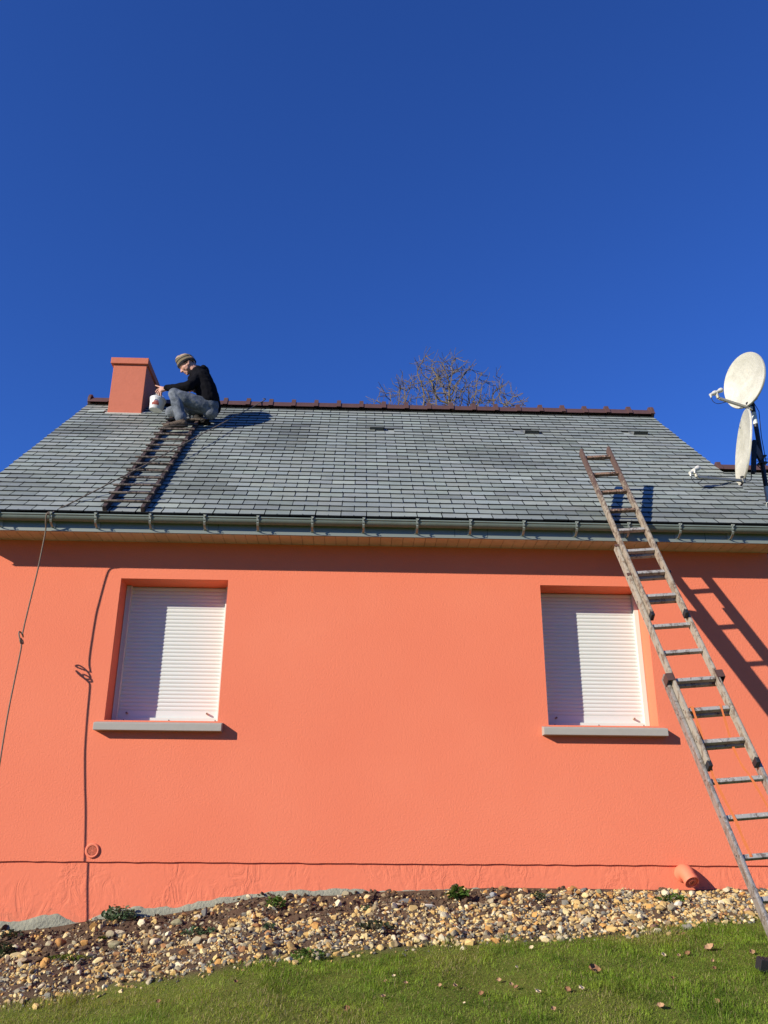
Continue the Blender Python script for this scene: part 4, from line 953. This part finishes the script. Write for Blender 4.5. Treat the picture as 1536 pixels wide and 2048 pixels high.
STONES = [(-2.055, -.555, .121, 'orange', 'big orange brown stone on the bare soil at far left'), (-1.38, -.53, .061, 'cream', 'small pale stone beside the mossy tan stone on the soil'), (-1.25, -.473, .109, 'mossy', 'wide mossy tan stone half sunk in soil under the left window'),
 (-1.322, -.898, .085, 'cream', 'smooth cream stone lying above the grey gravel under the left window'), (-1.597, -.784, .127, 'mossy', 'largest rough mossy stone, under the left window'), (-2.167, -.96, .123, 'tan', 'long flat tan stone at the far left edge of the gravel'),
 (-2.298, -.862, .067, 'tan', 'upright tan stone at the extreme left edge of the photo'), (-1.833, -1.561, .06, 'cream', 'cream stone in the gravel at bottom left by the lawn'), (-1.727, -1.535, .051, 'tan', 'tan stone right of the cream one at bottom left by the lawn'),
 (-1.1, -.246, .094, 'dark', 'grey brown slab standing upright near the concrete edge'), (.14, -.196, .085, 'yellow', 'lumpy yellow stone near the wall below its middle'), (.43, -.375, .135, 'dark', 'long dark flat stone on soil below the middle of the wall'),
 (.357, -.552, .062, 'cream', 'small cream stone just below the long dark flat stone'), (.567, -.617, .072, 'white', 'rounded off white stone right of the long dark stone'), (.494, -.865, .062, 'tan', 'squarish brown stone in the middle of the gravel strip'),
 (1.086, -.305, .072, 'grey', 'light grey angular stone near the wall, left of an orange one'), (1.179, -.319, .076, 'orange', 'orange stone near the wall beside the light grey one'), (.045, -1.272, .064, 'yellow', 'yellow stone at the lawn edge below the middle of the wall'),
 (.472, -1.357, .057, 'cream', 'cream stone touching the grass just right of centre'), (2.054, -1.091, .081, 'red', 'smooth reddish brown egg shaped stone at the lawn edge'), (1.707, -.228, .089, 'orange', 'broad orange stone near the wall under the right window'),
 (1.844, -.092, .083, 'dark', 'pointed dark grey stone against the wall under the right window'), (1.717, -.972, .069, 'yellow', 'rounded yellow stone in grey gravel, right half'), (2.413, -.578, .073, 'white', 'white stone below the weeds near the waste pipe'),
 (2.84, -.761, .071, 'pink', 'pinkish stone beside the lawn near the foot of the ladder'), (1.91, -.28, .073, 'mossy', 'knobbly olive stone below the right window'), (1.618, -.81, .071, 'tan', 'tall brown stone standing in the gravel, right half')]
for i, (x, y, dm, c_, lb) in enumerate(STONES):
    R = np.random.default_rng(100+i); P = stone_shape(IV, R, 8)*np.array([1, R.uniform(.62, .8), R.uniform(.5, .68)])*dm/2*1.05
    if 'upright' in lb or 'tall' in lb or 'standing' in lb: P = P[:, [2, 1, 0]]
    if 'flat' in lb or 'long' in lb: P = P*np.array([1.1, .75, .62])
    a = R.uniform(-.5, .5); P = P@np.array([[math.cos(a), math.sin(a), 0], [-math.sin(a), math.cos(a), 0], [0, 0, 1]])
    z = gh(x, y)+dm*.16+.008
    tag(npmesh('stone', P+np.array([x, y, z]), IF, SC[c_], None, c_ in ('red', 'orange', 'cream'), loc=(x, y, z)), lb, 'stone')

# ------------------------------------------------------------------ lawn
def blades(n, xr, yr_, hmin, hmax, wd_, R, keep=None):
    x = R.uniform(*xr, n); y = R.uniform(*yr_, n); e = lawn_edge(x)+(vnoise(x, y, 5, 3)-.5)*.16+.14*(R.random(n)**4)*(vnoise(x, y, 9, 71)*2)
    ok = y < e+.02
    thin = vnoise(x, y, 3.2, 31)
    ok &= R.random(n) < np.clip(.35+thin*1.3, 0, 1)
    x = x[ok]; y = y[ok]; n = len(x)
    z = gz(x, y)+(vnoise(x, y, 2.5, 5)-.5)*.04-.004
    tall = vnoise(x, y, 5, 41); h = R.uniform(hmin, hmax, n)*(.55+1.5*tall*vnoise(x, y, 13, 43)*1.4); a = R.uniform(0, 2*PI, n); lean = R.uniform(.3, 1.5, n)*h
    dx, dy = np.cos(a), np.sin(a); wx, wy = -dy*wd_*R.uniform(.6, 1.3, n), dx*wd_*R.uniform(.6, 1.3, n)
    b0 = np.stack([x-wx, y-wy, z], -1); b1 = np.stack([x+wx, y+wy, z], -1)
    mx, my, mz = x+dx*lean*.35, y+dy*lean*.35, z+h*.62; m0 = np.stack([mx-wx*.8, my-wy*.8, mz], -1); m1 = np.stack([mx+wx*.8, my+wy*.8, mz], -1)
    tp = np.stack([x+dx*lean, y+dy*lean, z+h*(1-.28*(lean/h)**2*.6)], -1)
    V = np.stack([b0, b1, m0, m1, tp], 1).reshape(-1, 3); i = np.arange(n)[:, None]*5
    F = np.concatenate([i+np.array([[0, 1, 3]]), i+np.array([[0, 3, 2]]), i+np.array([[2, 3, 4]])], 0)
    t = np.clip(R.random(n)*.7+(vnoise(x, y, 11, 61)-.35)*.9, 0, 1.15); pat = vnoise(x, y, 1.6, 51); dead = (R.random(n) < .10+.22*(pat > .62))
    g0 = np.array([.085, .165, .012]); g1 = np.array([.34, .50, .05]); g2 = np.array([.42, .42, .06]); g3 = np.array([.50, .42, .18])
    c = g0+(g1-g0)*t[:, None]; c = c+(g2-c)*np.clip((pat-.45)*1.4, 0, .7)[:, None]; c[dead] = g3*R.uniform(.6, 1.1, (dead.sum(), 1))
    C = np.repeat(c, 5, 0)
    return V, F, C
R = np.random.default_rng(5)
V1, F1, C1 = blades(330000, (-3.3, 4.0), (-3.9, -.6), .010, .034, .0013, R)
V2, F2, C2 = blades(60000, (-9, 9), (-10, -3.8), .03, .075, .005, R)
kgr = NT('grass_blades', .6, 0, .25); ga_ = kgr.attr(); kgr.col(ga_)
tr_ = kgr.n('ShaderNodeBsdfTranslucent'); kgr.l(ga_, tr_.inputs['Color']); ms_ = kgr.n('ShaderNodeMixShader'); ms_.inputs[0].default_value = .45; kgr.l(kgr.b.outputs[0], ms_.inputs[1]); kgr.l(tr_.outputs[0], ms_.inputs[2])
kgr.l(ms_.outputs[0], next(n_ for n_ in kgr.t.nodes if n_.type == 'OUTPUT_MATERIAL').inputs['Surface'])
gr = npmesh('grass', np.concatenate([V1, V2]), np.concatenate([F1, F2+len(V1)]), kgr.m, np.concatenate([C1, C2])); tag(gr, 'short green lawn with yellowed patches sloping down from the gravel', 'grass', kind='stuff')

# fallen leaves
M_leaf = [plain('dry_leaf_tan', (.42, .26, .14), .8, 0, .2, .3, 40), plain('dry_leaf_brown', (.27, .14, .07), .8, 0, .2, .3, 40), plain('dry_leaf_pale', (.66, .52, .32), .8, 0, .2, .2, 40)]
LV = [(-1.03, -2.09, 1, .04, 'brown leaf alone on the lawn at far left'), (-.63, -2.01, 1, .035, 'brown leaf on the lawn under the right side of the left window'), (-.01, -2.44, 1, .055, 'brown curled leaf at the bottom edge, left of centre'), (.18, -2.34, 0, .04, 'tan leaf near the bottom edge just left of centre'),
 (.2, -2.13, 0, .03, 'small tan leaf at the centre of the lawn, leftmost of three'), (.25, -2.05, 2, .028, 'small pale leaf at the centre, nearest the gravel of three'), (.31, -2.17, 0, .032, 'small tan leaf at the centre, rightmost of three'), (.49, -2.23, 0, .035, 'tan leaf in the middle of the lawn, left of a pair'),
 (.57, -2.23, 0, .042, 'tan leaf in the middle of the lawn, right of a pair'), (.59, -2.49, 2, .022, 'tiny pale leaf near the bottom edge, right of centre'), (.7, -2.34, 1, .045, 'large reddish leaf in the lawn right of centre'), (.83, -2.11, 0, .04, 'tan leaf in the lawn, upper one of a close column of three'),
 (.88, -2.2, 0, .035, 'tan leaf in the lawn, middle one of a close column of three'), (.96, -1.93, 2, .028, 'small whitish leaf in mid lawn right of centre'), (.9, -2.26, 1, .04, 'brown leaf in the lawn, lower one of a close column of three'), (1.11, -1.63, 2, .045, 'pale leaf close to the gravel, right of centre'),
 (.99, -2.37, 2, .05, 'pale curled leaf below the column of three leaves'), (1.02, -2.6, 0, .04, 'tan leaf nearest the bottom edge, right of centre'), (1.15, -2.38, 1, .05, 'dark curled leaf left of a pale one, right part of the lawn'), (1.22, -2.37, 2, .05, 'pale crumpled leaf right of a dark one, right part of the lawn'),
 (1.38, -2.03, 1, .10, 'long brown oak leaf lying in the lawn below the right window'), (1.57, -2.58, 0, .055, 'standing orange tan leaf near the bottom edge at right'), (1.87, -1.77, 2, .045, 'pale upright leaf below the reddish egg shaped stone'), (1.79, -2.14, 1, .032, 'small dark leaf in the right part of the lawn'),
 (1.96, -1.78, 0, .035, 'tan leaf right of the pale upright leaf'), (2.03, -1.75, 1, .05, 'brown leaf between a tan leaf and the largest crumpled leaf'), (2.2, -1.66, 0, .085, 'largest crumpled orange tan leaf, in the lawn near the ladder'), (2.13, -1.86, 0, .032, 'small tan leaf just below the largest crumpled leaf'),
 (2.09, -1.98, 1, .035, 'brown leaf under the largest crumpled leaf, second below it'), (1.89, -2.49, 0, .05, 'flat tan leaf near the bottom right corner'), (2.43, -1.72, 0, .05, 'tan leaf near the right edge of the photo')]
for i, (x, y, ci, sz, lb) in enumerate(LV):
    sz *= .72
    r = random.Random(300+i); n = 7; b = MB(); v = []; tilt = r.uniform(.5, 1.1); az = r.uniform(-.6, .6)
    for j in range(n):
        t = j/(n-1); wv = sz*.42*math.sin(PI*min(1, t*.96+.03))**.8*(1 if j % 2 else .8)
        for s in (-1, -.5, 0, .5, 1):
            cu = abs(s)**1.5*sz*.28+sz*.35*(t-.5)**2*r.uniform(.8, 1.5); v.append(Vector(((t-.5)*sz, s*wv, cu+r.uniform(-.03, .03)*sz)))
    rot = Matrix.Rotation(az, 3, 'Z') @ Matrix.Rotation(r.uniform(-.4, .4), 3, 'Y') @ Matrix.Rotation(tilt, 3, 'X')
    base = Vector((x, y, gh(x, y)+.014)); v = [base+rot @ p_ for p_ in v]; v2 = [p_+rot @ Vector((0, 0, -.0012)) for p_ in v]
    f = [(j*5+k, j*5+k+1, j*5+6+k, j*5+5+k) for j in range(n-1) for k in range(4)]; m = n*5
    edge = [(j*5, j*5+5, m+j*5+5, m+j*5) for j in range(n-1)]+[(j*5+4, j*5+9, m+j*5+9, m+j*5+4) for j in range(n-1)]
    b.add(v+v2, f+[tuple(m+q for q in ff) for ff in f]+edge)
    tag(b.build('fallen_leaf', M_leaf[ci], loc=base), 'dry '+lb if not lb.startswith('large') else lb, 'leaf', 'fallen leaves on the lawn')

# weeds in the gravel bed
def weed(x, y, rad_, h, nl, cols_, lb, nm='weed', leaf=.02, cat='plant'):
    R = np.random.default_rng(int(abs(x*977+y*131)*10)); V = []; F = []; C = []; z0 = gh(x, y)
    for i in range(nl):
        a = R.uniform(0, 2*PI); rr = rad_*R.random()**.6; hh = h*R.uniform(.25, 1)*(1-.5*(rr/rad_)**2); c = np.array([x+rr*math.cos(a), y+rr*math.sin(a)*.8, z0+hh]); 
        c[1] = min(c[1], -.015); L = leaf*R.uniform(.6, 1.3); d = np.array([math.cos(a), math.sin(a), R.uniform(-.2, .7)])+R.normal(0, .4, 3); d /= np.linalg.norm(d); s_ = np.cross(d, R.normal(0, 1, 3)+np.array([0, 0, 1.5])); s_ /= np.linalg.norm(s_); up_ = np.cross(s_, d)
        k = len(V); V += [c-d*L, c-d*L*.2+s_*L*.5+up_*L*.12, c-d*L*.1-up_*.1*L, c-d*L*.2-s_*L*.5+up_*L*.12, c+d*L*.6+s_*L*.42, c+d*L*.6-s_*L*.42, c+d*L]
        F += [(k, k+1, k+2), (k, k+2, k+3), (k+1, k+4, k+2), (k+3, k+2, k+5), (k+2, k+4, k+6), (k+2, k+6, k+5)]
        cc = np.array(cols_[R.integers(len(cols_))])*R.uniform(.7, 1.25); C += [cc]*7
        if i % 4 == 0:
            k = len(V); b0 = np.array([x, y, z0]); V += [b0, b0+np.array([.003, 0, 0]), c, c+np.array([.002, 0, 0])]; F += [(k, k+1, k+2), (k+1, k+3, k+2)]; C += [np.array((.12, .14, .06))]*4
    tag(npmesh(nm, np.array(V), np.array(F), kgr.m, np.array(C), loc=(x, y, z0)), lb, cat)
G1 = [(.05, .10, .04), (.09, .16, .07), (.16, .22, .12)]; G2 = [(.07, .14, .02), (.13, .22, .04)]; G3 = [(.045, .06, .035), (.09, .085, .05), (.05, .08, .03)]
weed(-1.78, -.07, .13, .13, 130, G1, 'bushy grey green weed growing against the concrete edge', leaf=.022)
weed(-1.04, -.77, .12, .06, 90, G1, 'low grey green weed in gravel right of the mossy stones', leaf=.016)
weed(-.56, -.37, .07, .10, 70, G2, 'crisp green weed with a dark soil lump behind it', leaf=.02)
weed(.8, -.40, .08, .10, 70, G2, 'broad leaved green weed on the soil right of the centre', leaf=.028)
weed(.17, -1.10, .13, .06, 90, G3, 'dark brownish weed patch in the centre of the gravel', leaf=.018)
weed(-.55, -.93, .05, .05, 40, G1, 'tiny green sprig in the gravel left of centre', leaf=.014)
weed(-.25, -1.54, .11, .05, 70, G2, 'clover like weed at the lawn edge left of centre', leaf=.018)
weed(.13, -.55, .06, .05, 50, G1, 'small pale green sprig below the lumpy yellow stone', leaf=.014)
weed(2.42, -.43, .11, .06, 100, G2, 'bright green weed in the gravel beneath the waste pipe', leaf=.018)
weed(1.41, -.41, .06, .06, 40, G1, 'sparse green sprig in the gravel left of the right window', leaf=.016)
weed(-2.42, -.62, .10, .10, 70, G3, 'dark leaved weed at the extreme left edge', leaf=.024)
weed(-2.52, -.25, .10, .07, 60, G3, 'dark scraggly weed below the concrete at far left', leaf=.02)
weed(-1.83, -1.02, .15, .03, 260, [(.10, .16, .012), (.15, .20, .02), (.06, .10, .012)], 'bright green moss cushion on the gravel at left', 'moss', .010, 'moss')
weed(-1.75, -.60, .03, .02, 60, [(.12, .16, .015)], 'small round moss tuft on soil under the bushy weed', 'moss', .008, 'moss')
# black rubber block at the right edge
b = MB(); c = Vector((2.40, -2.03, gh(2.40, -2.03)+.035)); ax_ = Vector((.985, .1, -.15)).normalized(); up_ = Vector((.12, -.25, .96)).normalized(); yy = up_.cross(ax_).normalized(); up_ = ax_.cross(yy)
b.obox(c, ax_*.075, yy*.03, up_*.032)
for i in range(6): b.obox(c+ax_*(-.06+.024*i)+up_*.0335, ax_*.006, yy*.028, up_*.0025)
tag(b.build('rubber_block', M_black, loc=c, bevel=.004), 'black ribbed rubber block lying in the grass at the right edge', 'block')
